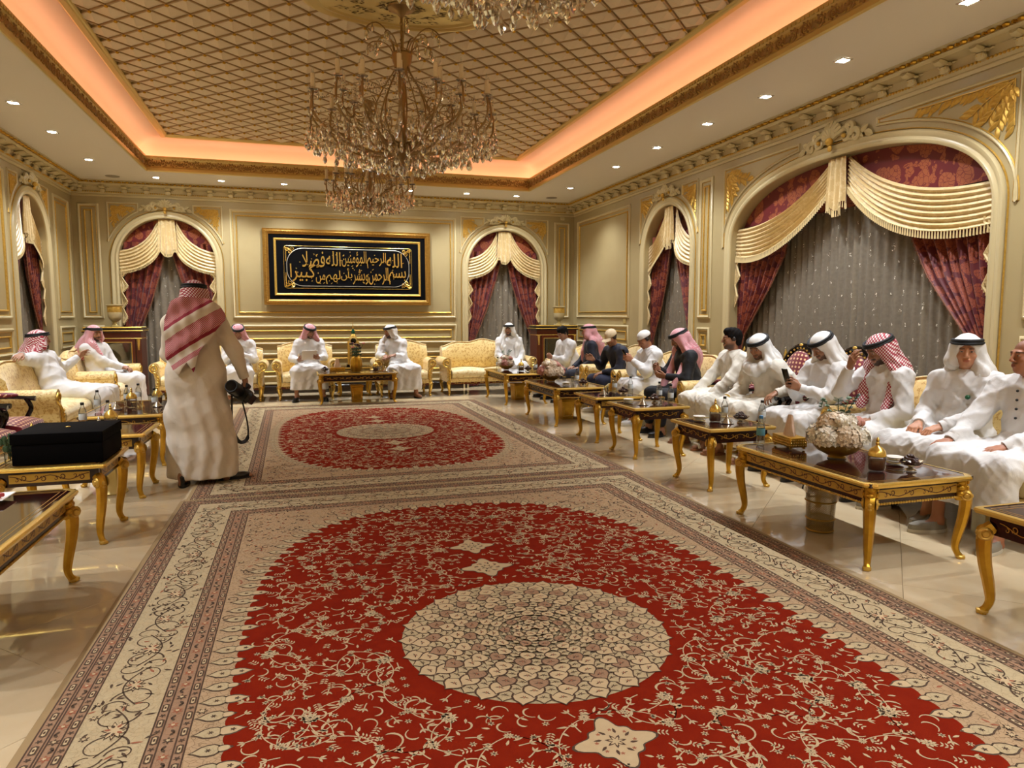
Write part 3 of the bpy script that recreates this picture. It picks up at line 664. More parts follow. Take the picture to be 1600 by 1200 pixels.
def infield(x,y,m=0.): return (abs(x)/(FA-m))**FN+(abs(y)/(FB-m))**FN<1
def fieldpts(n,off=0.):
    th=np.linspace(0,2*PI,n*8,endpoint=False); c,s=np.cos(th),np.sin(th); P=np.stack([(FA+off)*np.sign(c)*np.abs(c)**(2/FN),(FB+off)*np.sign(s)*np.abs(s)**(2/FN)],1)
    seg=np.linalg.norm(np.diff(np.r_[P,P[:1]],axis=0),axis=1); cum=np.r_[0,np.cumsum(seg)]; t=np.linspace(0,cum[-1],n,endpoint=False); Pc=np.r_[P,P[:1]]
    return np.stack([np.interp(t,cum,Pc[:,0]),np.interp(t,cum,Pc[:,1])],1)
def make_rug():
    t=thing('persian_rug','','rug'); R_=random.Random(11)
    MB().box((0,0,.005),(2*RW,2*RL,.010),bev=.004).build('rug_body','rug_edge',t,False)
    z=.0101; Z=lambda k:z+.0004*k
    gd=Flat(Z(0)); gd.ringband(.03,.16); gd.ringband(.41,.535); gd.build('guard_band','rug_tan',t,False)
    cb=Flat(Z(0)); cb.ringband(.16,.41); cb.build('main_border','rug_cream',t,False)
    gi=Flat(Z(0)); gi.add([(-RW+.535,-RL+.535,gi.z),(RW-.535,-RL+.535,gi.z),(RW-.535,RL-.535,gi.z),(-RW+.535,RL-.535,gi.z)],[(0,1,2,3)]); gi.build('corner_ground','rug_ground',t,False)
    ln=Flat(Z(1)); [ln.ringband(i-.003,i+.003) for i in (.034,.075,.085,.125,.16,.41,.445,.5,.535)]
    dk=Flat(Z(3)); mo=Flat(Z(4)); d2=Flat(Z(5)); m2=Flat(Z(6)); rz=Flat(Z(2)); cr=Flat(Z(2.4)); gdm=Flat(Z(2.4))
    # guards: chain links and rosettes
    def side(i):
        for (a,b) in (((-RW+i,-RL+i),(RW-i,-RL+i)),((RW-i,-RL+i),(RW-i,RL-i)),((RW-i,RL-i),(-RW+i,RL-i)),((-RW+i,RL-i),(-RW+i,-RL+i))): yield np.array(a),np.array(b)
    def march(i,step,fn):
        for a,b in side(i):
            d=b-a; L=np.linalg.norm(d); n=int(L/step)
            for k in range(n): fn(a+d*(k+.5)/n,math.atan2(d[1],d[0]),k)
    def link(p,a,k):
        if k%2: dk.poly(turn(flower(.013,5,.3),a,p)); 
        else:
            q=np.array([(-.022,-.012),(.022,-.012),(.028,0),(.022,.012),(-.022,.012),(-.028,0)]); dk.poly(turn(q,a,p)); mo.poly(turn(q*np.array((.72,.5)),a,p)); d2.poly(turn(q*np.array((.3,.3)),a,p))
    for i in (.055,.143,.428,.518): march(i,.052,link)
    def fl2(p,a,k):
        (rz if k%3 else dk).poly(turn(flower(.021,6,.3),a,p)); m2.poly(turn(flower(.008,5,.2),a,p)); dk.poly(turn(lens((.028,0),.5*(1 if k%2 else -1),.03,.012),a,p)); dk.poly(turn(lens((-.028,0),PI+.5*(1 if k%2 else -1),.03,.012),a,p))
    for i in (.105,.473): march(i,.095,fl2)
    # main border vine
    def vine(p,a,k):
        s=1 if k%2 else -1
        dk.rib(turn(np.stack([np.linspace(-.15,.15,16),s*.07*np.cos(np.linspace(-PI/2,PI/2,16))-s*.03],1),a,p),.006)
        for sg in (-1,1):
            dk.rib(turn(spiral((sg*.10,-s*.02),.085,.035,PI/2*s,sg*s*.75,18),a,p),np.linspace(.008,.003,18))
            dk.rib(turn(spiral((sg*.15,s*.05),.05,.018,-PI/2*s,-sg*s*.8,14),a,p),np.linspace(.007,.003,14))
        big=.062 if k%2 else .052
        dk.poly(turn(flower(big,11,.22,0,.75),a,p)); m2.poly(turn(flower(big*.84,11,.22,0,.75),a,p))
        for q in range(7): aa=q*2*PI/7; (rz if q%2 else dk).z=Z(7); (rz if q%2 else dk).poly(turn(lens((math.cos(aa)*big*.25,math.sin(aa)*big*.2),aa,big*.4,big*.2),a,p)); rz.z=Z(2); dk.z=Z(3)
        for q in range(26):
            x,y=R_.uniform(-.16,.16),R_.uniform(-.108,.108)
            if abs(x)<.07 and abs(y)<.055: continue
            aa=R_.uniform(0,6.28)
            if q%5==0: dk.poly(turn(flower(.019,6,.3),aa,turn([(x,y)],a,p)[0])); m2.poly(turn(flower(.010,6,.3),aa,turn([(x,y)],a,p)[0]))
            else: (rz if q%4==0 else dk).poly(turn(lens((x,y),aa,R_.uniform(.025,.045),.011),a,p))
    march(.285,.30,vine)
    # corners outside the field: fine filigree
    for q in range(4200):
        x,y=R_.uniform(-RW+.56,RW-.56),R_.uniform(-RL+.56,RL-.56)
        if infield(x,y,-.10): continue
        aa=R_.uniform(0,6.28)
        if q%6==0: dk.poly(turn(flower(.022,6,.3),aa,(x,y))); m2.poly(turn(flower(.013,6,.3),aa,(x,y)))
        elif q%3==0: dk.rib(turn(spiral((0,0),.035,.008,0,.8,9),aa,(x,y)),.005)
        else: (rz if q%2 else dk).poly(lens((x,y),aa,.035,.012))
    # red field with scalloped edge
    P=fieldpts(560); N_=len(P); T=np.roll(P,-1,0)-np.roll(P,1,0); T/=np.linalg.norm(T,axis=1)[:,None]; NO=np.stack([T[:,1],-T[:,0]],1)
    edge=P+NO*(.016*np.abs(np.sin(np.arange(N_)*PI/5)))[:,None]
    fe=Flat(Z(1.5)); fe.poly(edge,(0,0)); fe.build('red_field','rug_red',t,False)
    for i in range(0,N_,5):
        p=P[i]; a=math.atan2(-NO[i][1],-NO[i][0]); big=(i//5)%2==0; l=.10 if big else .06
        dk.poly(ogee(p-np.array((math.cos(a),math.sin(a)))*.035,a,l,.062 if big else .042)); mo.poly(ogee(p-np.array((math.cos(a),math.sin(a)))*.028,a,l*.84,.048 if big else .03)); d2.poly(flower(.012 if big else .008,5,.3)*np.array((1,1))+p+np.array((math.cos(a),math.sin(a)))*.015)
        ao=a+PI; dk.poly(ogee(p+NO[i]*.022,ao,.10,.07)); cr.z=Z(4); cr.poly(ogee(p+NO[i]*.026,ao,.086,.056)); dk.z=Z(5); dk.poly(flower(.012,6,.3)+p+NO[i]*.058); dk.z=Z(3)
    # field: poisson-like rosettes joined by vines, leaves and florets
    pts=[]; tries=0
    while len(pts)<260 and tries<9000:
        tries+=1; x,y=R_.uniform(-FA,FA),R_.uniform(-FB,FB)
        if not infield(x,y,.11) or x*x+y*y<.68**2: continue
        if any((x-a)**2+(y-b)**2<.155**2 for a,b in pts): continue
        if abs(x)<.2 and .72<abs(y)<1.42: continue
        pts.append((x,y))
    occ=list(pts)
    for k,(x,y) in enumerate(pts):
        nb=sorted(pts,key=lambda q:(q[0]-x)**2+(q[1]-y)**2)[1:4]
        for q in nb[:2]:
            a=np.array((x,y)); b=np.array(q); n=np.array((-(b-a)[1],(b-a)[0]))*R_.choice((-.35,.35)); Q=bez(a,(a+b)/2+n,b,np.linspace(0,1,12)); mo.z=Z(2); mo.rib(Q,.0042); mo.z=Z(4)
            for s in (3,6,9):
                aa=math.atan2(*(Q[s+1]-Q[s])[::-1]); sg=R_.choice((-1,1)); mo.poly(lens(Q[s],aa+sg*.8,R_.uniform(.028,.048),.011))
        r=R_.uniform(.030,.048) if k%3==0 else R_.uniform(.018,.027); sq=R_.uniform(.75,1); a0=R_.uniform(0,3)
        mo.poly(turn(flower(r,10,.2,0,sq),a0,(x,y))); d2.poly(turn(flower(r*.58,8,.25,0,sq),a0,(x,y))); m2.poly(turn(flower(r*.5,8,.25,0,sq),a0,(x,y))); 
        dk.z=Z(7); dk.poly(turn(flower(r*.2,5,.2,0,sq),a0,(x,y))); dk.z=Z(3)
        if k%2==0:
            c_=R_.choice((-1,1)); mo.rib(turn(spiral((.05,0),.07,.03,R_.uniform(0,6),c_*.6,14),a0,(x,y)),np.linspace(.003,.012,14)*np.r_[np.ones(11),.8,.5,.1])
    n=0; tries=0
    while n<2100 and tries<26000:
        tries+=1; x,y=R_.uniform(-FA,FA),R_.uniform(-FB,FB)
        if not infield(x,y,.04) or x*x+y*y<.645**2: continue
        if any((x-a)**2+(y-b)**2<.040**2 for a,b in occ[-900:]) or (abs(x)<.15 and (.76<abs(y)<.98 or 1.14<abs(y)<1.36)): continue
        occ.append((x,y)); n+=1; a=R_.uniform(0,6.28); k=n%5
        if k==0: mo.poly(turn(flower(.015,6,.32),a,(x,y))); d2.poly(turn(flower(.007,5,.3),a,(x,y)))
        elif k==1: [mo.poly(lens((x,y),a+s*.75,.027,.009)) for s in (-1,0,1)]; mo.rib([(x,y),(x-math.cos(a)*.02,y-math.sin(a)*.02),(x-math.cos(a)*.04,y-math.sin(a)*.035)],.005)
        elif k==2: mo.rib(turn(spiral((0,0),.04,.02,0,R_.choice((-1,1))*.5,10),a,(x,y)),np.linspace(.003,.010,10)*np.r_[np.ones(8),.6,.1])
        elif k==3: [mo.poly(lens((x+math.cos(a)*.014*j,y+math.sin(a)*.014*j),a+s*1.0,.019,.007)) for j in (-1,0,1) for s in (-1,1)]
        else: mo.poly(lens((x,y),a,.032,.011))
    # centre medallion
    md=Flat(Z(3)); a=np.linspace(0,2*PI,256,endpoint=False); md.poly(np.stack([.6*np.cos(a),.6*np.sin(a)],1),(0,0)); md.build('medallion_ground','rug_cream',t,False)
    lay=8
    for ri,(r,N,l) in enumerate(((.588,48,.085),(.535,48,.08),(.48,44,.075),(.425,40,.072),(.37,36,.068),(.315,32,.064),(.26,28,.06),(.205,24,.056),(.15,20,.052),(.1,14,.05),(.055,8,.05))):
        for sub in (0,1):
            for k in range(N//2 if False else N):
                if k%2!=sub: continue
                an=2*PI*k/N+(ri%2)*PI/N; p0=(r-l*.72)*np.array((math.cos(an),math.sin(an))); wd=2*PI*r/N*(1.32 if sub else 1.1); l_=l*(1.12 if sub else .95)
                d2.z=Z(lay); d2.poly(ogee(p0,an,l_,wd)); dst=(gdm if sub else cr) if ri in (2,5,8) else (mo if sub else cr); dst.z=Z(lay+.3); dst.poly(ogee(p0+.003*np.array((math.cos(an),math.sin(an))),an,l_*.90,wd*.82))
                d2.z=Z(lay+.6); c_=p0+l_*.38*np.array((math.cos(an),math.sin(an)))
                d2.poly(turn(flower(.011,5,.4),an,c_)); [d2.poly(lens(c_,an+s*1.25,.020,.006)) for s in (-1,1)]
                if sub: rz.z=Z(lay+.8); rz.poly(turn(flower(.006,5,.3),an,c_))
            lay+=.9
    # pendants on the long axis
    for s in (-1,1):
        for y,r in ((.87,.13),(1.25,.12)):
            a=np.linspace(0,2*PI,64,endpoint=False); rr=r*(.74+.17*np.cos(4*a)+.09*np.cos(8*a)); q=np.stack([rr*np.cos(a)*1.15,rr*np.sin(a)*1.1],1)+np.array((0,s*y))
            d2.z=Z(4); d2.poly((q-(0,s*y))*1.07+(0,s*y)); mo.z=Z(5); mo.poly(q); d2.z=Z(6); d2.poly(flower(r*.3,7,.3)+np.array((0,s*y))); m2.z=Z(7); m2.poly(flower(r*.2,7,.3)+np.array((0,s*y)))
            for k in range(8): aa=k*PI/4+.4; d2.poly(lens((math.cos(aa)*r*.36,s*y+math.sin(aa)*r*.36),aa+.3,r*.24,r*.09)); rz.z=Z(6); rz.poly(flower(r*.07,5,.3)+np.array((math.cos(aa+.3)*r*.52,s*y+math.sin(aa+.3)*r*.52)))
    for nm,fb,mt in (('border_lines',ln,'rug_line'),('dark_motifs',dk,'rug_dark'),('ivory_motifs',mo,'rug_motif'),('brown_motifs',d2,'rug_line'),('ivory_highlights',m2,'rug_motif'),('rose_motifs',rz,'rug_rose'),('cream_lobes',cr,'rug_cream'),('tan_lobes',gdm,'rug_tan')): fb.build(nm,mt,t,False,kind='stuff')
    fg=MB()
    for s in (-1,1):
        for k in range(190):
            x=-RW+.02+k*(2*RW-.04)/189; d=R_.uniform(-.012,.012); fg.tube([(x,s*RL,.008),(x+d,s*(RL+.03),.006),(x+d*2,s*(RL+R_.uniform(.05,.065)),.004)],.0045,4)
    fg.build('end_fringe','rug_cream',t,False,kind='stuff')
    return t
rug=make_rug(); rug['label']='red medallion Persian rug alongside the hydrangea table, its fringe meeting the other rug'; rug.location=(1.0,2.93,.003); rug.rotation_euler=(0,0,-.006)
rug2=dup(rug,(1.03,8.86,0.001),.008,'red medallion Persian rug before the end-wall sofas and low table')
# ================================================================ CALLIGRAPHY PANEL
fr_=thing('framed_calligraphy','long black panel of gold calligraphy in a gilt frame on the end wall','picture',(.98,Y1-.02,2.36))
fr_.rotation_euler=(math.radians(-1.2),0,0)
g=G('frame_gold'); v=g.co(); M['frame_gold']=g.pbr(g.mix(g.noise(v,25,3).outputs[0],hx('#7A521C'),hx('#B98A3A')),.35,.6)
FX,FZ=1.55,.70
m=MB(); sweep2(m,rect(-FX,FX,-FZ,FZ),[(0,0),(0,.05),(.012,.062),(.03,.058),(.045,.066),(.065,.06),(.085,.04),(.1,.034),(.1,.0)]); m.build('outer_frame','frame_gold',fr_,True,30)
MB().box((0,-.012,0),(2*FX-.16,.02,2*FZ-.16)).build('backing','black_cloth',fr_,False)
m=MB(); sweep2(m,rect(-FX+.19,FX-.19,-FZ+.17,FZ-.17),[(0,.02),(.003,.034),(.015,.042),(.03,.036),(.042,.028),(.044,.02)]); m.build('inner_frame','gilt',fr_,True,30)
m=MB()
for x in np.arange(-FX+.06,FX-.05,.03):
    for s in (-1,1): m.ball((x,-.064,s*(FZ-.053)),.008,5,3)
for zz in np.arange(-FZ+.06,FZ-.05,.03):
    for s in (-1,1): m.ball((s*(FX-.053),-.064,zz),.008,5,3)
m.build('frame_beading','gilt',fr_,True,kind='stuff')
# cartouche lines
def stad(hx_,hz,r,n=24):
    P=[]
    for cx,cz,a0 in ((hx_-r,-(hz-r),-PI/2),(hx_-r,hz-r,0),(-(hx_-r),hz-r,PI/2),(-(hx_-r),-(hz-r),PI)):
        for k in range(n): a=a0+k/(n-1)*PI/2; P.append((cx+r*math.cos(a),cz+r*math.sin(a)))
    return P
simple('silver_thread','#D6CFC0',.35,.6)
m=MB(); sweep2(m,stad(1.14,.355,.30),[(0,.022),(.002,.032),(.008,.034),(.012,.022)]); m.build('silver_cartouche','silver_thread',fr_)
m=MB(); sweep2(m,stad(1.19,.395,.06),[(0,.022),(.002,.030),(.006,.032),(.010,.022)]); m.build('gold_cartouche','gold_bright',fr_)
for sx in (-1,1):
    for sz in (-1,1):
        m=MB()
        for k in range(3):
            sp=spiral((sx*(1.13-.05*k),sz*(.335-.055*(k%2))),.04,.008,k*2.,sx*sz*1.2,18); m.tube([(p[0],-.03,p[1]) for p in sp],.007,5)
        for k in range(12): leaf3(m,(sx*(1.16-.012*k),sz*(.37-.002*k*k*.3)),sz*(-PI/2)+sx*.08*k,.035,.02,-.026,.01); leaf3(m,(sx*1.165,sz*(.36-.022*k)),(PI if sx>0 else 0)+sz*sx*.3,.03,.016,-.026,.01)
        m.build('corner_ornament','gold_bright',fr_)
AR={'ب':(0xFE8F,0xFE90,0xFE91,0xFE92),'س':(0xFEB1,0xFEB2,0xFEB3,0xFEB4),'م':(0xFEE1,0xFEE2,0xFEE3,0xFEE4),'ا':(0xFE8D,0xFE8E),'ل':(0xFEDD,0xFEDE,0xFEDF,0xFEE0),'ه':(0xFEE9,0xFEEA,0xFEEB,0xFEEC),'ر':(0xFEAD,0xFEAE),'ح':(0xFEA1,0xFEA2,0xFEA3,0xFEA4),'ن':(0xFEE5,0xFEE6,0xFEE7,0xFEE8),'ي':(0xFEF1,0xFEF2,0xFEF3,0xFEF4),'و':(0xFEED,0xFEEE),'ش':(0xFEB5,0xFEB6,0xFEB7,0xFEB8),'ؤ':(0xFE85,0xFE86),'أ':(0xFE83,0xFE84),'ف':(0xFED1,0xFED2,0xFED3,0xFED4),'ض':(0xFEBD,0xFEBE,0xFEBF,0xFEC0),'ك':(0xFED9,0xFEDA,0xFEDB,0xFEDC),'ﻻ':(0xFEFB,0xFEFC)}
def shape(w):
    out=[]
    for i,c in enumerate(w):
        f=AR[c]; prev=i>0 and len(AR[w[i-1]])==4; nxt=i<len(w)-1 and len(f)==4
        k=(3 if prev else 2) if nxt else (1 if prev else 0); out.append(chr(f[k]))
    return ''.join(out[::-1])
WORDS=[('بسم',.74,1.07,-.30,.26),('الرحمن',.36,.73,-.31,.33),('وبشر',.06,.35,-.31,.29),('بأن',-.16,.05,-.24,.24),('لهم',-.44,-.17,-.31,.26),('من',-.62,-.45,-.30,.21),('كبيرا',-1.08,-.63,-.27,.33),
 ('الله',.70,1.0,.02,.27),('الرحيم',.33,.69,.0,.30),('المؤمنين',-.14,.32,.02,.30),('الله',-.43,-.16,.03,.26),('فضﻻ',-.86,-.45,.0,.30)]
cur=[]
for wd,x0,x1,z0,hh in WORDS:
    cu=bpy.data.curves.new('calligraphy','FONT'); cu.body=shape(wd); cu.size=.4; cu.extrude=.006; cu.offset=.002; cu.resolution_u=4
    o=bpy.data.objects.new('calligraphy_word',cu); COL.objects.link(o); cur.append((o,x0,x1,z0,hh))
bpy.context.view_layer.update(); dg=bpy.context.evaluated_depsgraph_get()
for o,x0,x1,z0,hh in cur:
    me=bpy.data.meshes.new_from_object(o.evaluated_get(dg)); me.materials.clear(); me.materials.append(M['gold_bright'])
    n=len(me.vertices); q=np.empty(n*3); me.vertices.foreach_get('co',q); q=q.reshape(-1,3); lo,hi=q.min(0),q.max(0)
    q[:,0]=x0+(q[:,0]-lo[0])/(hi[0]-lo[0])*(x1-x0); q[:,1]=z0+(q[:,1]-lo[1])/(hi[1]-lo[1])*hh; me.vertices.foreach_set('co',q.ravel()); me.update()
    ob('calligraphy_word',me,fr_,(0,-.03,0),(PI/2,0,0)); bpy.data.objects.remove(o)
dm_=MB(); R_=random.Random(2)                          # vowel marks and small ornaments between the words
for k in range(70):
    x,z_=R_.uniform(-1.02,1.02),R_.uniform(-.31,.31)
    if abs(x)>.85 and abs(z_)>.2: continue
    if k%3==0: dm_.box((x,-.026,z_),(.035,.008,.008),0,0,0,-.6)
    elif k%3==1: sp=spiral((x,z_),.014,.004,R_.uniform(0,6),.8,8); dm_.tube([(p[0],-.026,p[1]) for p in sp],.0035,4)
    else: dm_.box((x,-.026,z_),(.014,.008,.014),0,0,0,PI/4)
dm_.build('vowel_marks','gilt',fr_,False,kind='stuff')
# ================================================================ FURNITURE
def smp(P,n): return smoothpath(P,n)
lg=MB(); P=smp([(0,0,.44),(.028,0,.41),(.036,0,.35),(.026,0,.25),(.004,0,.14),(-.004,0,.075),(.008,0,.035),(.022,0,.015),(.026,0,.0)],22); R=np.interp(np.linspace(0,1,22),[0,.12,.25,.45,.65,.78,.88,.95,1],[.032,.036,.034,.027,.020,.018,.021,.024,.022]); lg.tube(P,R,8,upv=(0,1,0)); 
legm=lg.mesh('leg','gold')
kn=MB()
for s in (-1,1): 
    kn.lathe([(.001,.014),(.012,.014),(.017,.006),(.024,.010),(.032,.004),(.034,0)],12,mtx=Matrix.Translation((.035,s*.032,.405))@Matrix.Rotation(-s*PI/2,4,'X'))
    for k in range(5): kn.ball((.052-.006*k,s*.016,.385-.028*k),(.012,.010,.018),6,4)
for k in range(6): kn.ball((.066-.004*k,0,.40-.026*k),(.009,.013,.016),6,4)
knm=kn.mesh('carved_knee','gilt'); ftm=MB().ball((.024,0,.013),(.028,.026,.014),10,5).box((.036,0,.012),(.03,.036,.022),bev=.006).mesh('hoof_foot','gilt')
def scroll_strip(L,h):
    m=MB(); n=max(2,int(round(L/.11))//2*2); st=L/n
    for k in range(n):
        x=-L/2+(k+.5)*st; s=1 if k%2 else -1
        ribbon2(m,np.stack([np.linspace(-st*.55,st*.55,12)+x,s*h*.3*np.sin(np.linspace(-PI/2,PI/2,12))],1),.005,0,'xz')
        ribbon2(m,spiral((x+st*.15,-s*h*.1),h*.3,h*.08,s*PI/2,-s*1.0,16),np.linspace(.007,.003,16),0,'xz')
        ribbon2(m,spiral((x-st*.2,s*h*.14),h*.22,h*.05,-s*PI/2,s*.9,12),np.linspace(.006,.002,12),0,'xz')
        q=lens((x,0),s*.9,h*.3,h*.12); m.add([(a[0],0,a[1]) for a in q],[tuple(range(6))])
    return m
simple('inlay_gold','#B88F3A',.3,.5); simple('inlay_plate','#C9A44E',.3,.6); simple('inlay_dark','#4A120C',.3)
TAB={}
def table(kind,plate):
    W,D,H=(.64,.64,.525) if kind=='sq' else (1.30,.78,.51)
    t=thing('coffee_table' if kind!='sq' else 'side_table','','table')
    MB().box((0,0,H-.012),(W-.03,D-.03,.022)).build('top','lacquer',t,False)
    m=MB(); pr=[(-.0,-.03),(.012,-.028),(.018,-.014),(.014,-.004),(.002,.0),(-.012,-.002)]
    def rr_(i):
        k=.05 if kind!='sq' else .012; a,b=W/2+i,D/2+i
        return [(-a+k,-b),(a-k,-b),(a,-b+k),(a,b-k),(a-k,b),(-a+k,b),(-a,b-k),(-a,-b+k)]
    m.loops([[(x,y,H+.003+z) for x,y in rr_(i-.012)] for i,z in pr],True); m.build('gilt_edge','gold_bright' if plate else 'inlay_plate',t)
    ln_=MB(); 
    for i in (.05,.075): 
        a,b=W/2-i,D/2-i
        for p,q in (((-a,-b),(a,-b)),((a,-b),(a,b)),((a,b),(-a,b)),((-a,b),(-a,-b))): ln_.box(((p[0]+q[0])/2,(p[1]+q[1])/2,H-.0008),(max(.004,abs(p[0]-q[0])),max(.004,abs(p[1]-q[1])),.0012))
    ln_.build('inlay_lines','inlay_gold',t,False)
    ha=.10; za=H-.025-ha/2
    MB().box((0,0,za),(W-.10,D-.10,ha)).build('apron','dark_wood',t,False)
    for a,L,d in ((0,W-.2,D/2-.05),(PI,W-.2,D/2-.05),(PI/2,D-.2,W/2-.05),(-PI/2,D-.2,W/2-.05)):
        mt=Matrix.Rotation(a,4,'Z')@Matrix.Translation((0,-d-.001,za))
        if plate: MB().join(MB().box((0,-.001,0),(L,.004,ha*.55)),mt).build('inlay_panel','inlay_plate',t,False)
        MB().join(scroll_strip(L*.96,ha*.58),Matrix.Rotation(a,4,'Z')@Matrix.Translation((0,-d-.0046,za))).build('scroll_inlay','inlay_dark' if plate else 'inlay_gold',t,False)
        if kind!='sq':
            rp=MB()
            for x in np.arange(-L/2-.03,L/2+.03,.02): rp.ball((x,0,-ha/2-.006),(.012,.008,.008),5,4)
            MB().join(rp,mt).build('rope_moulding','gilt',t,True)
    for sx in (-1,1):
        for sy in (-1,1):
            an=math.atan2(sy,sx); l=ob('leg',legm,t,(sx*(W/2-.062),sy*(D/2-.062),0),(0,0,an),(1,1,(H-.085)/.44)); ob('carved_knee',knm,l); ob('hoof_foot',ftm,l)
            if kind!='sq':
                cm=MB(); cm.box((0,0,za-.005),(.06,.06,ha+.05),bev=.012)
                for k in range(3): cm.ball((.034,0,za+.035-k*.035),(.012,.022,.016),8,5); cm.ball((0,.034,za+.035-k*.035),(.022,.012,.016),8,5); cm.ball((0,-.034,za+.035-k*.035),(.022,.012,.016),8,5)
                cm.build('corner_block','gold',t,True,loc=(sx*(W/2-.058),sy*(D/2-.058),0),rot=(0,0,an))
    return t
proto={}
def place_table(kind,plate,x,y,rz,label):
    k=(kind,plate)
    if k not in proto: proto[k]=table(kind,plate); o=proto[k]; o.location=(x,y,0); o.rotation_euler=(0,0,rz); o['label']=label
    else: o=dup(proto[k],(x,y,0),rz,label)
    return o
H2=PI/2
place_table('co',True,3.43,3.76,H2,'low gilt coffee table with white hydrangea bowl, tissue box and wire bin beneath')
place_table('sq',False,3.45,2.24,0,'small square gilt table beside the moccasin shoes, bare top')
place_table('sq',False,3.52,5.29,0,'small square gilt table with gold jar and two water bottles near leaning man')
place_table('sq',False,3.53,6.67,0,'small square gilt table before the man in black cloak and pink scarf')
place_table('sq',True,3.53,7.63,0,'small square gilt table with pale inlay before the man in white skullcap')
place_table('co',False,3.57,9.22,H2,'low gilt coffee table with dried pink hydrangea bowl and gold bin beneath')
place_table('co',False,3.58,11.58,H2,'low gilt coffee table near glass cabinet with rose bowl and bottles')
place_table('co',False,.94,12.18,0,'low gilt coffee table with gold vase and tissue box before the end wall')
place_table('sq',True,-1.50,5.23,0,'small square gilt table under the large black box')
place_table('sq',True,-1.50,6.42,0,'small square gilt table between black box and standing man')
place_table('co',False,-1.62,8.05,H2,'low gilt coffee table crowded with bottles beside standing man')
place_table('co',True,-1.56,3.68,H2,'low gilt coffee table carrying the square dish of red sweets')
# ---- damask sofas
fl_=MB(); P=smp([(0,0,.26),(.03,0,.23),(.036,0,.18),(.014,0,.10),(.004,0,.05),(.02,0,.012),(.024,0,0)],16); fl_.tube(P,np.interp(np.linspace(0,1,16),[0,.2,.5,.8,1],[.04,.042,.026,.02,.026]),8,upv=(0,1,0)); 
for k in range(4): fl_.ball((.05-.006*k,0,.225-.022*k),(.012,.018,.016),6,4)
slegm=fl_.mesh('leg','gold_bright')
def sofa(W):
    t=thing('armchair' if W<1.2 else 'sofa','','sofa'); h=W/2; nx_=28
    L=[]
    for x in np.linspace(-h+.05,h-.05,nx_):
        u=x/(h-.05); zt=.90+.10*math.cos(u*PI/2)**1.2*(1 if W<1.2 else 1)+.02*math.cos(u*PI*3 if W>1.2 else 0); wing=.10*max(0,abs(u)-.75)/.25
        L.append([(x,y,z) for y,z in ((.20-wing,.40),(.17-wing-.02*math.cos(u*PI/2),.58),(.21-wing,.78),(.25-wing*.8,zt-.05),(.275-wing*.7,zt-.01),(.31-wing*.5,zt),(.345,zt-.015),(.365,zt-.06),(.385,.6),(.39,.24),(.3,.24))])
    MB().loops(L,True,True,True).build('backrest','gold_damask',t,True,60)
    pp=MB().tube([(l[4][0],l[4][1]-.006,l[4][2]+.006) for l in L],.007,5); pp.build('piping','gold_damask_light',t)
    n=1 if W<1.2 else (2 if W<2.1 else 3); sw=(W-.26)/n
    for k in range(n):
        cx=-h+.13+sw*(k+.5); V=[]
        for s in np.linspace(-1,1,12):
            q=math.sqrt(max(0,1-abs(s)**6)); x=cx+s*sw*.495; b=.03*math.cos(s*PI/2)
            V.append([(x,y,z) for y,z in ((-.36,.31+.0),(-.395*1,.34),(-.405,.385),(-.39,.43+b*.6),(-.34,.455+b),(-.1,.465+b),(.16,.455+b),(.2,.42),(.2,.31))])
        MB().loops(V,True,True,True).build('seat_cushion','gold_damask_light',t,True,60)
    for s in (-1,1):
        pol=[(-.045,.24),(-.05,.45),(-.045,.60)]+[(.035+.088*math.cos(a),.60+.088*math.sin(a)) for a in np.linspace(PI,-PI*.42,14)]+[(.05,.50),(.035,.42),(.03,.24)]
        L=[[(s*(h-.075+px*(1-.08*abs(i))),y,pz-.02*(y+.3)**2*0) for px,pz in pol] for i,y in ((1,-.36),(0,-.345),(0,-.1),(0,.15),(0,.33))]
        MB().loops(L,True,True,True).build('arm','gold_damask',t,True,60)
        f=MB(); sp=spiral((0,0),.075,.012,-PI*.55,1.35,26); f.tube([(s*(h-.04+p[0]*1),-.366,.60+p[1]) for p in sp],np.linspace(.014,.010,26),6)
        f.tube([(s*(h-.04+.075*math.cos(-PI*.55)),-.366,.60+.075*math.sin(-PI*.55)),(s*(h-.085),-.37,.47),(s*(h-.1),-.375,.36),(s*(h-.085),-.375,.26)],[.014,.02,.024,.026],6)
        for k in range(5): f.ball((s*(h-.092),-.39,.46-.045*k),(.014,.012,.02),6,4)
        f.build('carved_arm_front','gold_bright',t)
    MB().box((0,-.02,.275),(W-.10,.72,.07),bev=.01).build('seat_base','gold_damask',t,True)
    MB().box((0,-.355,.225),(W-.16,.03,.05)).build('seat_rail','red_wood',t,False)
    MB().join(scroll_strip(W-.3,.045),Matrix.Translation((0,-.372,.225))).build('scroll_inlay','gilt',t,False)
    MB().box((0,.02,.24),(W-.12,.68,.03)).build('frame','dark_wood',t,False)
    for sx in (-1,1):
        for sy in (-1,1): ob('leg',slegm,t,(sx*(h-.09),-.33 if sy<0 else .32,0),(0,0,math.atan2(sy,sx*.6)))
    return t
sp_={}
def place_sofa(W,x,y,rz,label):
    if W not in sp_: sp_[W]=sofa(W); o=sp_[W]; o.location=(x,y,0); o.rotation_euler=(0,0,rz); o['label']=label
    else: o=dup(sp_[W],(x,y,0),rz,label)
    if W<1.2: o['category']='armchair'
    return o
place_sofa(1.74,-1.42,13.0,0,'yellow damask loveseat with man reading his phone')
place_sofa(1.04,.12,13.0,0,'yellow damask armchair of the man holding a white tablet')
place_sofa(1.04,1.85,13.0,0,'yellow damask armchair of the bearded man in white headscarf leaning sideways')
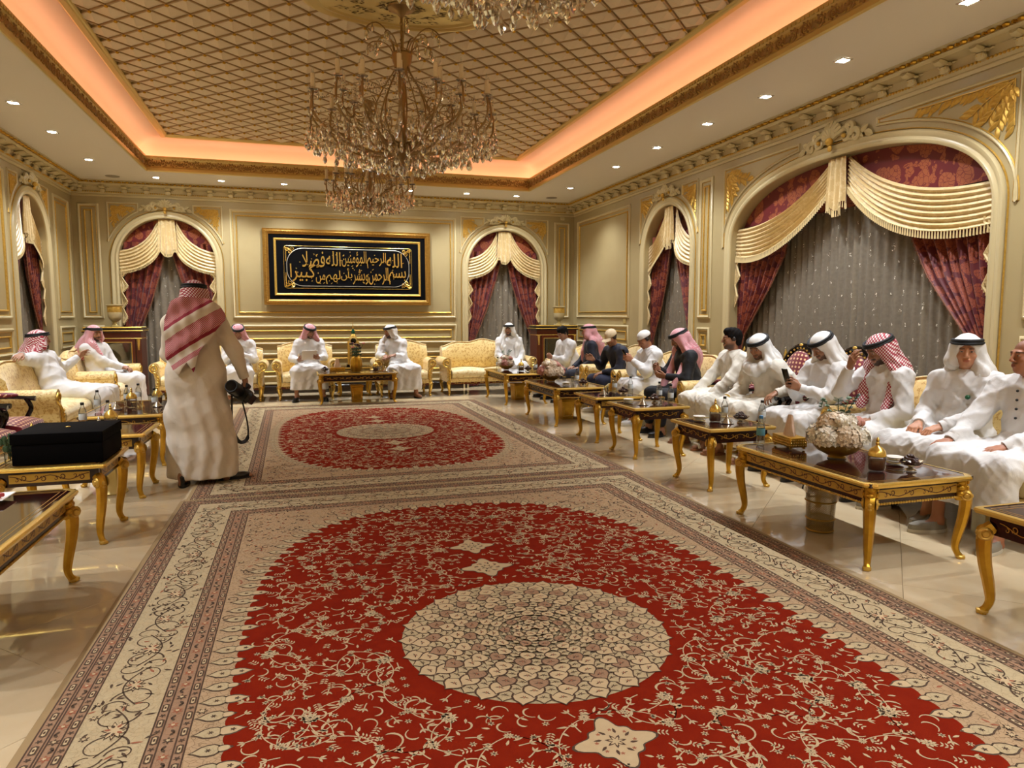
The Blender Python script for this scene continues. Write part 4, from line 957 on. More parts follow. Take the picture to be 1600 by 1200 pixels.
place_sofa(1.74,3.43,13.0,0,'yellow damask loveseat with one empty seat under end-wall window')
place_sofa(2.5,4.68,3.72,-H2,'long yellow damask sofa of three men below the wide window')
place_sofa(1.74,4.68,8.19,-H2,'yellow damask loveseat of the men in pink scarf and white skullcap')
place_sofa(1.04,4.68,9.70,-H2,'yellow damask armchair of the man in a baseball cap')
place_sofa(1.74,4.68,11.24,-H2,'yellow damask loveseat by the glass cabinet, two men on it')
place_sofa(2.5,-2.78,9.62,H2,'long yellow damask sofa with reclining man')
place_sofa(1.74,-2.82,11.85,H2,'yellow damask loveseat below the narrow arch, man with clasped hands on it')
# ---- red dotted chairs with black frames
g=G('red_dotted'); v=g.co(); sx=g.n('SeparateXYZ',v); vo=g.n('TexVoronoi',g.n('CombineXYZ',sx.outputs[0],g.math('ADD',sx.outputs[1],sx.outputs[2]),0.).outputs[0],Scale=19.,Randomness=.0,props={'voronoi_dimensions':'2D'}); M['red_dot']=g.pbr(g.mix(g.math('LESS_THAN',vo.outputs['Distance'],.27),hx('#720A1E'),hx('#E2B886')),.5,Sheen_Weight=.2)
def redchair():
    t=thing('red_armchair','','armchair'); a=np.linspace(0,2*PI,32,endpoint=False)
    BM=Matrix.Translation((0,.27,.80))@Matrix.Rotation(-.14,4,'X')
    el=lambda k,y:[(.27*k*math.cos(q),y,.345*k*math.sin(q)) for q in a]
    MB().join(MB().loops([el(.02,-.06),el(.5,-.052),el(.8,-.035),el(.9,-.0),el(.9,.03),el(.02,.03)],True,True,True),BM).build('back_pad','red_dot',t,True,60)
    MB().join(MB().tube([(p[0],p[1],p[2]) for p in el(1,0)]+[el(1,0)[0]],.03,8),BM).build('back_frame','black_gloss',t)
    b=MB(); 
    for p in el(.93,-.024): b.ball(p,.011,6,4)
    for q in (PI/2,): b.ball((0,-.026,.352),(.03,.012,.016),8,5)
    MB().join(b,BM).build('gilt_beading','gilt',t)
    for s in (-1,1):
        MB().tube([(s*.25,.23,.42),(s*.285,.27,.62),(s*.29,.30,.82),(s*.285,.33,.98)],.02,8).build('back_post','black_gloss',t)
        MB().lathe([(.02,0),(.026,.015),(.014,.03),(.024,.05),(.016,.08),(.006,.11),(.001,.12)],10,(s*.285,.33,.98)).build('gilt_finial','gold_bright',t)
    V=[]
    for s in np.linspace(-1,1,14):
        x=s*.285; bz=.035*math.cos(s*PI/2); V.append([(x,y,z) for y,z in ((-.29,.36),(-.315,.40),(-.30,.445+bz*.4),(-.2,.47+bz),(.05,.47+bz),(.2,.45),(.22,.36))])
    MB().loops(V,True,True,True).build('seat','red_dot',t,True,60)
    MB().box((0,-.03,.33),(.60,.54,.07),bev=.015).build('seat_rail','gold',t)
    MB().join(scroll_strip(.5,.05),Matrix.Translation((0,-.302,.33))).build('scroll_inlay','inlay_dark',t,False)
    for s in (-1,1):
        MB().tube(smp([(s*.28,.26,.64),(s*.30,.1,.665),(s*.31,-.1,.66),(s*.315,-.24,.645)],12),[.018]*10+[.024,.026],8).build('arm_rail','black_gloss',t)
        MB().tube(smp([(s*.31,-.16,.65),(s*.31,-.20,.56),(s*.305,-.16,.46),(s*.30,-.16,.40),(s*.295,-.24,.34)],14),.022,8).build('arm_support','black_gloss',t)
        MB().ball((s*.305,.02,.685),(.035,.13,.026),10,6).build('arm_pad','red_dot',t)
    for sx in (-1,1):
        for sy in (-1,1): ob('leg',legm,t,(sx*.245,-.24 if sy<0 else .2,0),(0,0,math.atan2(sy,sx)),(1,1,.34/.44))
    return t
rc=redchair(); rc.location=(4.72,5.40,0); rc.rotation_euler=(0,0,-H2); rc['label']='red dotted oval-back armchair of the man in white scarf holding a phone'
for x,y,rz,l in ((4.72,6.14,-H2,'red dotted oval-back armchair behind the man leaning forward in white scarf'),(4.72,6.88,-H2,'red dotted oval-back armchair of the bareheaded dark-haired man'),(-2.72,7.62,H2,'empty red dotted black-armed chair next to the long yellow sofa'),(-2.70,6.86,H2,'empty red dotted black-armed chair beside the black box table')): dup(rc,(x,y,0),rz,l)
# ---- glazed cabinets and urns
def cabinet():
    t=thing('display_cabinet','','cabinet'); W,D,H=.84,.42,1.18
    for s in (-1,1):
        MB().box((s*(W/2-.04),0,H/2+.04),(.08,D,H-.08)).build('side_post','red_wood',t,False)
        m=MB()
        for k in range(6): m.ball((s*(W/2-.04),-D/2-.012,1.05-.03*k),(.028-.003*k,.016,.02),8,4)
        m.ball((s*(W/2-.04),-D/2-.012,.16),(.03,.016,.04),8,5); m.build('gilt_mount','gilt',t)
        MB().box((s*(W/2-.05),-.12,.02),(.07,.09,.08),bev=.01).build('foot','gilt',t)
    MB().box((0,D/2-.015,H/2+.04),(W-.1,.03,H-.08)).build('back_panel','dark_wood',t,False)
    MB().box((0,0,.08),(W-.1,D,.08)).build('plinth','red_wood',t,False)
    MB().box((0,0,.62),(W-.16,D-.08,.015)).build('shelf','glass',t,False)
    MB().box((0,0,H-.05),(W,D,.10)).build('frieze','red_wood',t,False)
    MB().box((0,-.01,H+.012),(W+.06,D+.06,.024),bev=.01).build('cornice_board','dark_wood',t)
    MB().box((0,-.01,H+.055),(W+.02,D+.02,.05),bev=.012).build('top_slab','black_gloss',t)
    m=MB()
    for z,e in ((H+.03,.034),(H+.082,.012),(H-.1,.004)): sweep2(m,[(-W/2-e,0),(W/2+e,0)],[(-.008,0),(-.005,.012),(.005,.012),(.008,0)],False,0) if False else m.tube([(-W/2-e,-D/2-e,z),(W/2+e,-D/2-e,z),(W/2+e,D/2+e,z),(-W/2-e,D/2+e,z),(-W/2-e,-D/2-e,z)],.010,6)
    m.build('gilt_band','gold_bright',t)
    d=MB(); sweep2(d,rect(-W/2+.09,W/2-.09,.13,H-.11),[(0,0),(0,.02),(.05,.02),(.05,0)],True,-D/2); d=d.build('door','red_wood',t,False)
    e=MB(); sweep2(e,rect(-W/2+.135,W/2-.135,.175,H-.155),[(0,.02),(.003,.03),(.012,.03),(.015,.02)],True,-D/2); e.build('gilt_door_bead','gilt',d)
    MB().box((0,-D/2-.004,.6),(W-.28,.005,H-.34)).build('door_pane','glass',d,False)
    MB().lathe([(.004,0),(.02,.004),(.012,.01),(.001,.012)],10,mtx=Matrix.Translation((W/2-.11,-D/2-.02,.62))@Matrix.Rotation(PI/2,4,'X')).build('keyhole_plate','gold_bright',d)
    return t
cb=cabinet(); cb.location=(-2.93,13.33,0); cb['label']='glazed dark wood cabinet with gilt mounts behind the man with clasped hands'
cb2=dup(cb,(4.93,13.36,0),0,'glazed dark wood cabinet with gilt mounts behind the man with bowed head')
def urn(loc,label):
    t=thing('urn_vase',label,'vase',loc)
    MB().lathe([(.001,0),(.07,0),(.07,.02),(.045,.035),(.025,.06),(.022,.085),(.05,.10)],20).build('foot','gold_pale',t)
    MB().lathe([(.05,.10),(.085,.13),(.105,.18),(.11,.25)],24).build('body','ivory_trim',t)
    MB().lathe([(.11,.25),(.112,.26),(.112,.345),(.108,.35)],24).build('painted_band','gilt',t)
    MB().lathe([(.108,.35),(.13,.365),(.135,.375),(.12,.38),(.1,.372)],24).build('rim','ivory_trim',t)
urn((-2.93,13.33,1.264),'cream and gold urn on the cabinet behind the man with clasped hands'); urn((5.05,13.36,1.264),'cream and gold urn on the cabinet near the long wall')
# ================================================================ PEOPLE (implicit surfaces, one continuous body each)
def V3(*a): return np.array(a,float)
def unit(v): v=np.asarray(v,float); return v/(np.linalg.norm(v)+1e-12)
class SDF:
    def __init__(s): s.p=[]; s.lo=np.full(3,9.); s.hi=np.full(3,-9.); s.post=None
    def bb(s,c,r): s.lo=np.minimum(s.lo,np.asarray(c)-r); s.hi=np.maximum(s.hi,np.asarray(c)+r)
    def cap(s,a,b,ra,rb=None,k=.02,op='u'):
        a=np.asarray(a,float); b=np.asarray(b,float); rb=ra if rb is None else rb; s.p.append(('c',op,k,a,b,ra,rb))
        if op=='u': s.bb(a,ra); s.bb(b,rb)
        return s
    def ell(s,c,r,R=None,k=.02,op='u'):
        c=np.asarray(c,float); r=np.asarray(r,float)*np.ones(3); s.p.append(('e',op,k,c,r,np.eye(3) if R is None else R))
        if op=='u': s.bb(c,r.max())
        return s
    def path(s,pts,rs,k=.02):
        for i in range(len(pts)-1): s.cap(pts[i],pts[i+1],rs[i],rs[i+1],k)
        return s
    def __call__(s,P):
        P=P.astype(np.float32); d=None
        for q in s.p:
            if q[0]=='c':
                a,b,ra,rb=q[3:]; ab=(b-a).astype(np.float32); pa=P-a.astype(np.float32); t=np.clip(pa@ab/(ab@ab+1e-9),0,1); pa-=t[:,None]*ab; e=np.sqrt(np.einsum('ij,ij->i',pa,pa))-(ra+t*(rb-ra))
            else:
                c,r,R=q[3:]; x=((P-c.astype(np.float32))@R.astype(np.float32))/r.astype(np.float32); k0=np.sqrt(np.einsum('ij,ij->i',x,x)); x/=r.astype(np.float32); k1=np.sqrt(np.einsum('ij,ij->i',x,x)); e=k0*(k0-1)/(k1+1e-6)
            if d is None: d=e; continue
            k=q[2]
            if q[1]=='u': h=np.maximum(k-np.abs(d-e),0)/k; d=np.minimum(d,e)-h*h*k*.25
            else: h=np.maximum(k-np.abs(d+e),0)/k; d=np.maximum(d,-e)+h*h*k*.25
        return s.post(P,d) if s.post else d
def polygonise(f,h,marg=.03):
    lo=f.lo-marg-2*h; B=4; n=(np.ceil((f.hi+marg+2*h-lo)/h/B).astype(int)+1); nb=n; N=n*B
    ax=[lo[k]+(np.arange(nb[k])+.5)*B*h-.5*h for k in range(3)]
    C=np.stack(np.meshgrid(*ax,indexing='ij'),-1).reshape(-1,3); dc=f(C)
    act=np.abs(dc)<B*h*1.05+marg*.8
    D=np.repeat(np.repeat(np.repeat(np.where(dc<0,-1.,1.).astype(np.float32).reshape(nb),B,0),B,1),B,2)
    ib=np.stack(np.unravel_index(np.nonzero(act)[0],nb),1)
    off=np.stack(np.meshgrid(*[np.arange(B)]*3,indexing='ij'),-1).reshape(-1,3)
    idx=(ib[:,None,:]*B+off[None]).reshape(-1,3); D[idx[:,0],idx[:,1],idx[:,2]]=f(lo+idx*h)
    S=D<0; c=[S[i:N[0]-1+i,j:N[1]-1+j,k:N[2]-1+k] for i in(0,1) for j in(0,1) for k in(0,1)]
    anyv=c[0].copy(); allv=c[0].copy()
    for q in c[1:]: anyv|=q; allv&=q
    mix=anyv&~allv; cell=np.stack(np.nonzero(mix),1); vid=np.full(mix.shape,-1,np.int32); vid[mix]=np.arange(len(cell))
    acc=np.zeros((len(cell),3)); cnt=np.zeros(len(cell)); cor=[(i,j,k) for i in(0,1) for j in(0,1) for k in(0,1)]
    dv={q:D[cell[:,0]+q[0],cell[:,1]+q[1],cell[:,2]+q[2]] for q in cor}
    for q in cor:
        for k in range(3):
            if q[k]==0:
                w=list(q); w[k]=1; w=tuple(w); a,b=dv[q],dv[w]; m=(a<0)!=(b<0); t=np.where(m,a/(a-b+1e-12),0)
                p=np.array(q,float)+np.zeros((len(cell),3)); p[:,k]+=t; acc[m]+=p[m]; cnt[m]+=1
    v=lo+(cell+acc/cnt[:,None])*h; F=[]
    for k in range(3):
        i1,i2=(k+1)%3,(k+2)%3; a=[slice(1,None)]*3; a[k]=slice(0,-1); b=[slice(1,None)]*3; b[k]=slice(1,None)
        s0=S[tuple(a)]; s1=S[tuple(b)]; e=np.stack(np.nonzero(s0!=s1),1); fl=s0[s0!=s1]; e[:,i1]+=1; e[:,i2]+=1
        o1=np.zeros(3,int); o1[i1]=1; o2=np.zeros(3,int); o2[i2]=1
        if not len(e): continue
        lim=np.array(mix.shape); ok=np.all(e<lim,axis=1)&np.all(e-o1-o2>=0,axis=1); e=e[ok]; fl=fl[ok]
        g=lambda q: vid[q[:,0],q[:,1],q[:,2]]
        qd=np.stack([g(e),g(e-o1),g(e-o1-o2),g(e-o2)],1); qd[fl]=qd[fl][:,::-1]; F.append(qd[(qd>=0).all(1)])
    return v,np.concatenate(F)
def npmesh(name,v,f,mat,col=None):
    me=bpy.data.meshes.new(name); me.vertices.add(len(v)); me.vertices.foreach_set('co',v.astype(np.float32).ravel())
    me.loops.add(len(f)*4); me.loops.foreach_set('vertex_index',f.astype(np.int32)[:,::-1].ravel()); me.polygons.add(len(f)); me.polygons.foreach_set('loop_start',np.arange(len(f),dtype=np.int32)*4); me.polygons.foreach_set('use_smooth',np.ones(len(f),bool))
    me.update(calc_edges=True); me.validate(); me.materials.append(M[mat])
    if col is not None:
        at=me.color_attributes.new('tint','FLOAT_COLOR','POINT'); at.data.foreach_set('color',np.c_[col,np.ones(len(col))].astype(np.float32).ravel())
    return me
g=G('skin'); at=g.n('Attribute',props={'attribute_name':'tint'}); M['skin']=g.pbr(at.outputs['Color'],.5,Subsurface_Weight=.06,Subsurface_Radius=(.01,.004,.002))
def cloth(name,c,rough=.75):
    g=G(name); v=g.co(); M[name]=g.pbr(hx(c),rough,normal=g.bump(g.noise(v,7,4,.55,.8).outputs[0],.25,.03),Sheen_Weight=.04)
cloth('thobe_white','#DCD9D5'); cloth('thobe_cream','#D8D1C2'); cloth('thobe_backlit','#DCD0BE'); cloth('navy','#0E1124'); cloth('black_wool','#0C0B10'); cloth('scarf_white','#E2DFD9'); cloth('cap_beige','#CDB894'); cloth('denim','#1A1E38')  # standing man's thobe is white cloth; its warm backlit tone is in the colour
def check(name,a,b,per,stripe=None):
    g=G(name); v=g.co(); sx=g.n('SeparateXYZ',v); k=2*PI/per
    u=g.math('ADD',sx.outputs[0],g.math('MULTIPLY',sx.outputs[1],.7)); w_=g.math('ADD',sx.outputs[2],g.math('MULTIPLY',sx.outputs[1],.25))
    s=g.math('MULTIPLY',g.math('SINE',g.math('MULTIPLY',u,k)),g.math('SINE',g.math('MULTIPLY',w_,k)))
    m=g.math('GREATER_THAN',s,-.12); c=g.mix(m,hx(b),hx(a))
    M[name]=g.pbr(c,.75,normal=g.bump(g.noise(v,9,3).outputs[0],.2,.02),Sheen_Weight=.2)
check('shemagh','#A01C30','#EADBD7',.028); check('shemagh_fine','#C0445A','#EBDAD6',.013)
simple('leather_black','#0D0B0B',.3); simple('leather_tan','#8A5A3A',.5); simple('suede_grey','#8E8676',.8); simple('sole','#C9BFA8',.6); simple('sneaker','#D5D2CC',.5); simple('sock_black','#101014',.8); simple('agal_cord','#0B0A0C',.65)
def rotm(yaw=0,pitch=0,roll=0):
    return np.array((Matrix.Rotation(math.radians(yaw),3,'Z')@Matrix.Rotation(-math.radians(pitch),3,'X')@Matrix.Rotation(math.radians(roll),3,'Y')))
def ik(S,W,hint,a=.285,b=.255):
    d=W-S; L=np.linalg.norm(d)
    if L>(a+b)*.985: W=S+d/L*(a+b)*.985; d=W-S; L=np.linalg.norm(d)
    x=(a*a-b*b+L*L)/(2*L); y=math.sqrt(max(0,a*a-x*x)); u=d/L; n=hint-(hint@u)*u; n=unit(n); return S+u*x+n*y,W
def hand(s,W,d,n,curl,right,sc=1.,spread=.06):
    d=unit(d); n=unit(np.asarray(n,float)-(np.asarray(n,float)@d)*d); sd=np.cross(n,d); th=-sd if right else sd
    lens_=(.072,.082,.077,.06)
    for i in range(4):
        o=(i-1.5)*-.0205*sc; b=W+th*o*-1*-1; kn=W+d*.085*sc+th*(1.5-i)*.0205*sc-d*.006*(abs(i-1)); s.cap(W+d*.01+th*(1.5-i)*.013*sc,kn,.0145*sc,.0118*sc,.012)
        q=kn; a=0.; dd=unit(d+th*(1.5-i)*spread)
        for j,fr in enumerate((.46,.31,.23)):
            a+=curl*(.9 if j==0 else 1.1)+.05*i*curl; e=q+(math.cos(a)*dd+math.sin(a)*n)*lens_[i]*fr*1.15*sc; s.cap(q,e,(.0098-.0009*j)*sc,(.0092-.001*j)*sc,.0035); q=e
    b=W+d*.028*sc+th*.026*sc; e1=b+(d*.75+th*.62+n*.25)*.038*sc; e2=e1+unit(d*(1-.3*curl)+th*.12+n*(.25+.5*curl))*.03*sc; e3=e2+unit(d*(1-.3*curl)-th*.15+n*(.25+.6*curl))*.024*sc
    s.cap(W+d*.012+th*.012,b,.014*sc,.0135*sc,.012); s.cap(b,e1,.0135*sc,.0115*sc,.008); s.cap(e1,e2,.0112*sc,.010*sc,.004); s.cap(e2,e3,.010*sc,.008*sc,.004)
HAIR=np.array(hx('#120D0B')[:3])
def head(s,hc,R):
    T=lambda *q: hc+R@V3(*q)
    s.ell(T(0,-.014,.032),(.075,.094,.086),R,.03); s.ell(T(0,.024,-.042),(.054,.064,.070),R,.035); s.ell(T(0,.062,-.086),(.026,.022,.022),R,.02)
    for e in (-1,1): s.ell(T(e*.040,.055,-.022),(.022,.024,.022),R,.02); s.ell(T(e*.077,-.008,-.002),(.010,.021,.031),R,.008); s.ell(T(e*.032,.094,.012),(.015,.011,.009),R,.012,'s'); s.ell(T(e*.031,.0775,.010),(.0125,.0115,.010),R,.004)
    s.cap(T(-.036,.079,.030),T(.036,.079,.030),.0105,.0105,.014); s.cap(T(0,.088,.022),T(0,.108,-.022),.0085,.0115,.010)
    for e in (-1,1): s.ell(T(e*.012,.098,-.027),(.009,.010,.008),R,.006)
    s.cap(T(-.017,.086,-.052),T(.017,.086,-.052),.0075,.0075,.007); s.cap(T(-.015,.085,-.063),T(.015,.085,-.063),.0078,.0078,.005)
def tint(v,hc,R,tone,beard,hair,seed):
    base=np.array(hx(tone)[:3]); col=np.tile(base,(len(v),1)); q=(v-hc)@R; x,y,z=q.T; inh=(np.linalg.norm(q,axis=1)<.16)
    ss=lambda a,b,t: np.clip((t-a)/(b-a),0,1)
    def put(m,c): 
        m=(m*inh)[:,None]; col[:]=col*(1-m)+np.array(c)*m
    put(ss(.02,.012,np.hypot(np.abs(x)-.0,(z+.057)*1.9)-.004)*(y>.06),base*np.array((.72,.45,.45)))
    if beard:
        mus=((z<-.032)&(z>-.050)&(np.abs(x)<.034)&(y>.06)); jaw=((z<-.040-.9*np.maximum(0,.03-np.abs(x))*0)&(np.hypot(x/1.25,(z+.057))>.021)&(y>-.02)&(z>-.112)&((z<-.055)|(np.abs(x)>.038)))
        soft=ss(-.032,-.062,z)*ss(-.03,.005,y)*ss(-.118,-.10,z); put(np.maximum(mus*.9,jaw*soft).astype(float)*beard,HAIR)
    elif seed%2==1: put(((z<-.036)&(z>-.047)&(np.abs(x)<.028)&(y>.07)).astype(float)*.45,HAIR*1.4)
    put(((np.abs(z-.031)<.005)&(np.abs(np.abs(x)-.030)<.017)&(y>.06)).astype(float)*.75,HAIR)
    ey=np.hypot((np.abs(x)-.031)/1.25,(z-.010)*1.5); put(((ey<.0085)&(y>.06)).astype(float),(.42,.35,.30)); put(((np.hypot(np.abs(x)-.031,z-.010)<.0055)&(y>.06)).astype(float),(.02,.012,.008))
    if hair: put(((z>.045+.25*np.maximum(0,y-.05))|((y<-.03)&(z>-.05))|((np.abs(x)>.066)&(z>-.012)&(y<.03))).astype(float)*hair,HAIR)
    return np.clip(col,0,1)
def folds(amp,seed,sk=0.,skz=.5,kn=None):
    r=random.Random(seed); a=[r.uniform(0,6.28) for _ in range(8)]
    def f(P,d):
        x,y,z=P.T
        w1=np.sin(23*x+9*z+2.2*np.sin(6*y+a[0])+a[1]); w2=np.sin(19*z-11*y+2.5*np.sin(7*x+a[2])+a[3]); w3=np.sin(31*y+13*x+2*np.sin(9*z+a[4])+a[5])
        w4=np.sin(47*x+21*z+3*np.sin(11*y+a[2])+a[0]); w5=np.sin(41*z-27*y+3*np.sin(13*x+a[4])+a[6]); ms=.5+.5*np.sin(8*x+7*y+9*z+a[3])
        n=np.exp(-(2.0*w1)**2)*.8+np.exp(-(2.0*w2)**2)*.9+np.exp(-(2.2*w3)**2)*.5+ms*.55*(np.exp(-(2*w4)**2)+np.exp(-(2*w5)**2))-.6
        d=d-amp*n*.85
        if sk: d=d-sk*np.sin(46*x+3*np.sin(5*z+a[6])+14*y+a[7])*np.clip((skz-z)/.22,0,1)
        return d
    return f
NP=[0]
def ring_agal(root,hc,R,parent,sc=1.,tilt=0.):
    c=ob('agal',None,parent) if False else None
    m=MB()
    for dz,rr in ((.068,1.),(.088,.955)):
        th=np.linspace(0,2*PI,33); P=np.stack([.0985*rr*np.cos(th)*sc,(.121*rr*np.sin(th)-.012)*sc,np.full(33,dz)-.12*tilt*np.sin(th)],1)@R.T+hc; m.tube(P,.0115,8)
    return m.build('agal','agal_cord',parent)
def ghutra(hc,R,nb,mat,front,back,amp,seed,h,parent,wrap=False,shw=.13,bk=1.):
    s=SDF(); T=lambda *q: hc+R@V3(*q)
    s.ell(T(0,-.012,.036),(.094,.116,.103),R,.02)
    s.cap(T(0,-.06,.0),nb+V3(0,-.10,.0),.085,.10,.06); s.path([nb+V3(0,-.09,.02),nb+V3(0,-.135*bk,-.10*bk),nb+V3(0,-.14*bk,-.10*bk-back)],[.10*bk,.105*bk,.085*bk],.06)
    for e in (-1,1):
        s.path([T(e*.080,.0,.04),T(e*.090,.0,-.06),nb+V3(e*shw*.9,-.01,-.0)],[.030,.040,.045],.05)
        s.cap(nb+V3(e*shw*.9,-.01,.0),nb+V3(0,-.11,-.06),.045,.08,.08)
        if front:
            fr=front[0 if e<0 else 1]
            if fr is not None: s.path([nb+V3(e*shw,.01,.0)]+[V3(*q) for q in fr],[.055]+[.05]*(len(fr)-1)+[.04],.05)
    s.ell(T(0,.125,-.033),(.070,.095,.108),R,.018,'s'); s.ell(T(0,.09,-.12),(.05,.06,.09),R,.02,'s')
    if wrap: s.path([nb+V3(-shw,.05,-.03),nb+V3(-.05,.12,-.09),nb+V3(.06,.12,-.07),nb+V3(shw,.04,.0)],[.05,.055,.055,.05],.04)
    r=random.Random(seed); a=r.uniform(0,6)
    def post(P,d):
        q=(P-hc)@R; th=np.arctan2(q[:,0],-q[:,1]); lowr=np.clip((.02-q[:,2])/.12,0,1)
        return d-amp*1.25*np.sin(th*13+2*np.sin(q[:,2]*14+a)+a)*lowr-amp*.7*np.sin(26*P[:,0]+17*P[:,2]+2*np.sin(8*P[:,1]))*lowr
    s.post=post
    v,f=polygonise(s,h); return ob('headscarf',npmesh('headscarf',v,f,mat),parent)
def shoes(parent,ank,toe,kind,bare=False):
    for a,t in zip(ank,toe):
        d=unit(np.array(t)-np.array(a)*V3(1,1,0)); d=unit(V3(d[0],d[1],0)); an=math.atan2(d[1],d[0]); c=V3(a[0],a[1],0)+d*.065; mt=Matrix.Translation(tuple(c))@Matrix.Rotation(an,4,'Z')
        a_=np.linspace(0,2*PI,20,endpoint=False); out=lambda sx,sy,z:[(.135*sx*math.cos(q)+.0,.045*sy*math.sin(q)*(1+.18*math.cos(q)),z) for q in a_]
        if kind=='sandal':
            sh=MB().join(MB().loops([out(1,1,.0),out(1,1.02,.012),out(.98,1,.026)],True,True,True),mt).build('sandal_sole','leather_tan',parent)
            MB().join(MB().tube([(.05,-.048,.03),(.055,-.03,.07),(.055,.03,.07),(.05,.048,.03)],[.016]*4,6),mt).build('sandal_strap','thobe_cream',sh)
        else:
            m_={'black':'leather_black','tan':'leather_tan','grey':'suede_grey','sneaker':'sneaker'}[kind]
            up=MB().join(MB().loops([out(.98,.98,.018),out(1,1.02,.035),out(.95,.95,.055),[(.135*.78*math.cos(q)-.02,.036*math.sin(q),.07+.02*(math.cos(q)<0)) for q in a_],[(-.05+.055*math.cos(q),.03*math.sin(q),.085-.018*math.cos(q)) for q in a_]],True,True,True),mt).build('shoe','%s'%m_,parent)
            MB().join(MB().loops([out(1.02,1.05,0),out(1.03,1.06,.012),out(1.0,1.02,.022)],True,True,True),mt).build('shoe_sole','sole' if kind in('grey','sneaker') else 'rubber',up)
def person(label,loc,rz,h=.007,lean=0,turn_=0,side=0,hd=(0,0,0),RH=None,LH=None,feet=None,knees=.15,fwd=.47,tone='#A07052',beard=.9,cover='ghutra',cmat='shemagh_fine',front=None,back=.10,garment='thobe',gmat='thobe_white',shoe='black',pants=None,stand=False,sz=.56,wrap=False,hem=.15,curl=.35,hsz=1.,shift=0.):
    NP[0]+=1; seed=NP[0]; rt=thing('person',label,'person',(loc[0],loc[1],0),rz)
    Tw=rotm(turn_); ln=math.radians(lean); sdr=math.radians(side)
    pel=V3(0,0,sz if not stand else .95); d=unit(Tw@V3(math.sin(sdr),math.sin(ln),math.cos(ln)*math.cos(sdr))); rgt=Tw@V3(1,0,0); fw=Tw@V3(0,1,0)
    chest=pel+d*(.33 if not stand else .36); nb=pel+d*(.475 if not stand else .52); Rh=Tw@rotm(*hd); hc=nb+d*.05+V3(0,0,.085)+Rh@V3(0,.02,.02)+fw*.012
    sh=[chest+d*.085+rgt*.185*e for e in (-1,1)]
    if not stand:
        kx=knees; hip=[pel+V3(e*.09,.02,-.015) for e in (-1,1)]; kn=[V3(e*kx,fwd,.50) for e in (-1,1)]
        ft=feet or ((-kx,fwd+.02),(kx,fwd+.02)); ank=[V3(ft[i][0],ft[i][1],.085) for i in (0,1)]; toe=[ank[i]+V3((-.04,.04)[i],.15,-.05) for i in (0,1)]
    else:
        hip=[pel+V3(e*.09,0,-.02) for e in (-1,1)]; kn=[V3(e*.10,.03,.5) for e in (-1,1)]; ank=[V3(-.10,-.17,.085),V3(.22,.0,.085)]; toe=[V3(-.13,.0,.03),V3(.40,.07,.03)]
    dl=[(LH or ((-.12,.30,.60),(0.1,.9,-.1),(0,-.2,-1))),(RH or ((.12,.30,.60),(-.1,.9,-.1),(0,-.2,-1)))]
    h*=1.08; b=SDF(); b.cap(pel,chest,.06,.06,.05).ell(chest,(.09,.06,.08),None,.05); b.cap(nb-d*.03,hc+Rh@V3(0,-.018,-.06),.052,.05,.03); head(b,hc,Rh); arms=[]
    for i,e in enumerate((-1,1)):
        Wp,hdv,nn=[np.array(q,float) for q in dl[i][:3]]; cu=dl[i][3] if len(dl[i])>3 else curl
        el,Wp=ik(sh[i],Wp,V3(e*.6,-.35,-.75) if len(dl[i])<5 else np.array(dl[i][4],float)); arms.append((el,Wp,hdv))
        b.cap(chest+d*.06,sh[i],.04,.035,.03); b.cap(sh[i],el,.034,.03,.02); b.cap(el,Wp,.034,.026,.02); hand(b,Wp,hdv,nn,cu,e>0,hsz)
        b.cap(hip[i],kn[i],.045,.042,.04); b.cap(kn[i],ank[i],.045,.036,.03); b.path([ank[i],ank[i]+unit(toe[i]-ank[i])*.06+V3(0,0,-.03),toe[i]],[.036,.032,.024],.02)
        b.cap(ank[i],ank[i]+V3(0,-.03,-.05),.034,.03,.02)
    v,f=polygonise(b,h,.004); bd=ob('body',npmesh('body',v,f,'skin',tint(v,hc,Rh,tone,beard,.95 if cover in('hair','kufi','cap') else (.35 if cover=='bald' else 0),seed)),rt)
    # garment
    gs=SDF(); gh=max(.0105,h*1.65)
    gs.ell(pel+V3(0,-.01,.0),(.185,.155,.135),None,.06); gs.ell(pel+d*.16,(.178,.145,.17),Tw,.07); gs.ell(chest+d*.03,(.185,.125,.165),Tw,.07); gs.cap(sh[0]-d*.01,sh[1]-d*.01,.07,.07,.05); gs.cap(nb-d*.05,nb-d*.015,.085,.064,.03)
    for i,e in enumerate((-1,1)):
        el,Wp,hdv=arms[i]; gs.cap(sh[i],el,.078,.064,.05); u=unit(Wp-el); gs.cap(el,Wp-u*.06,.060,.045,.04)
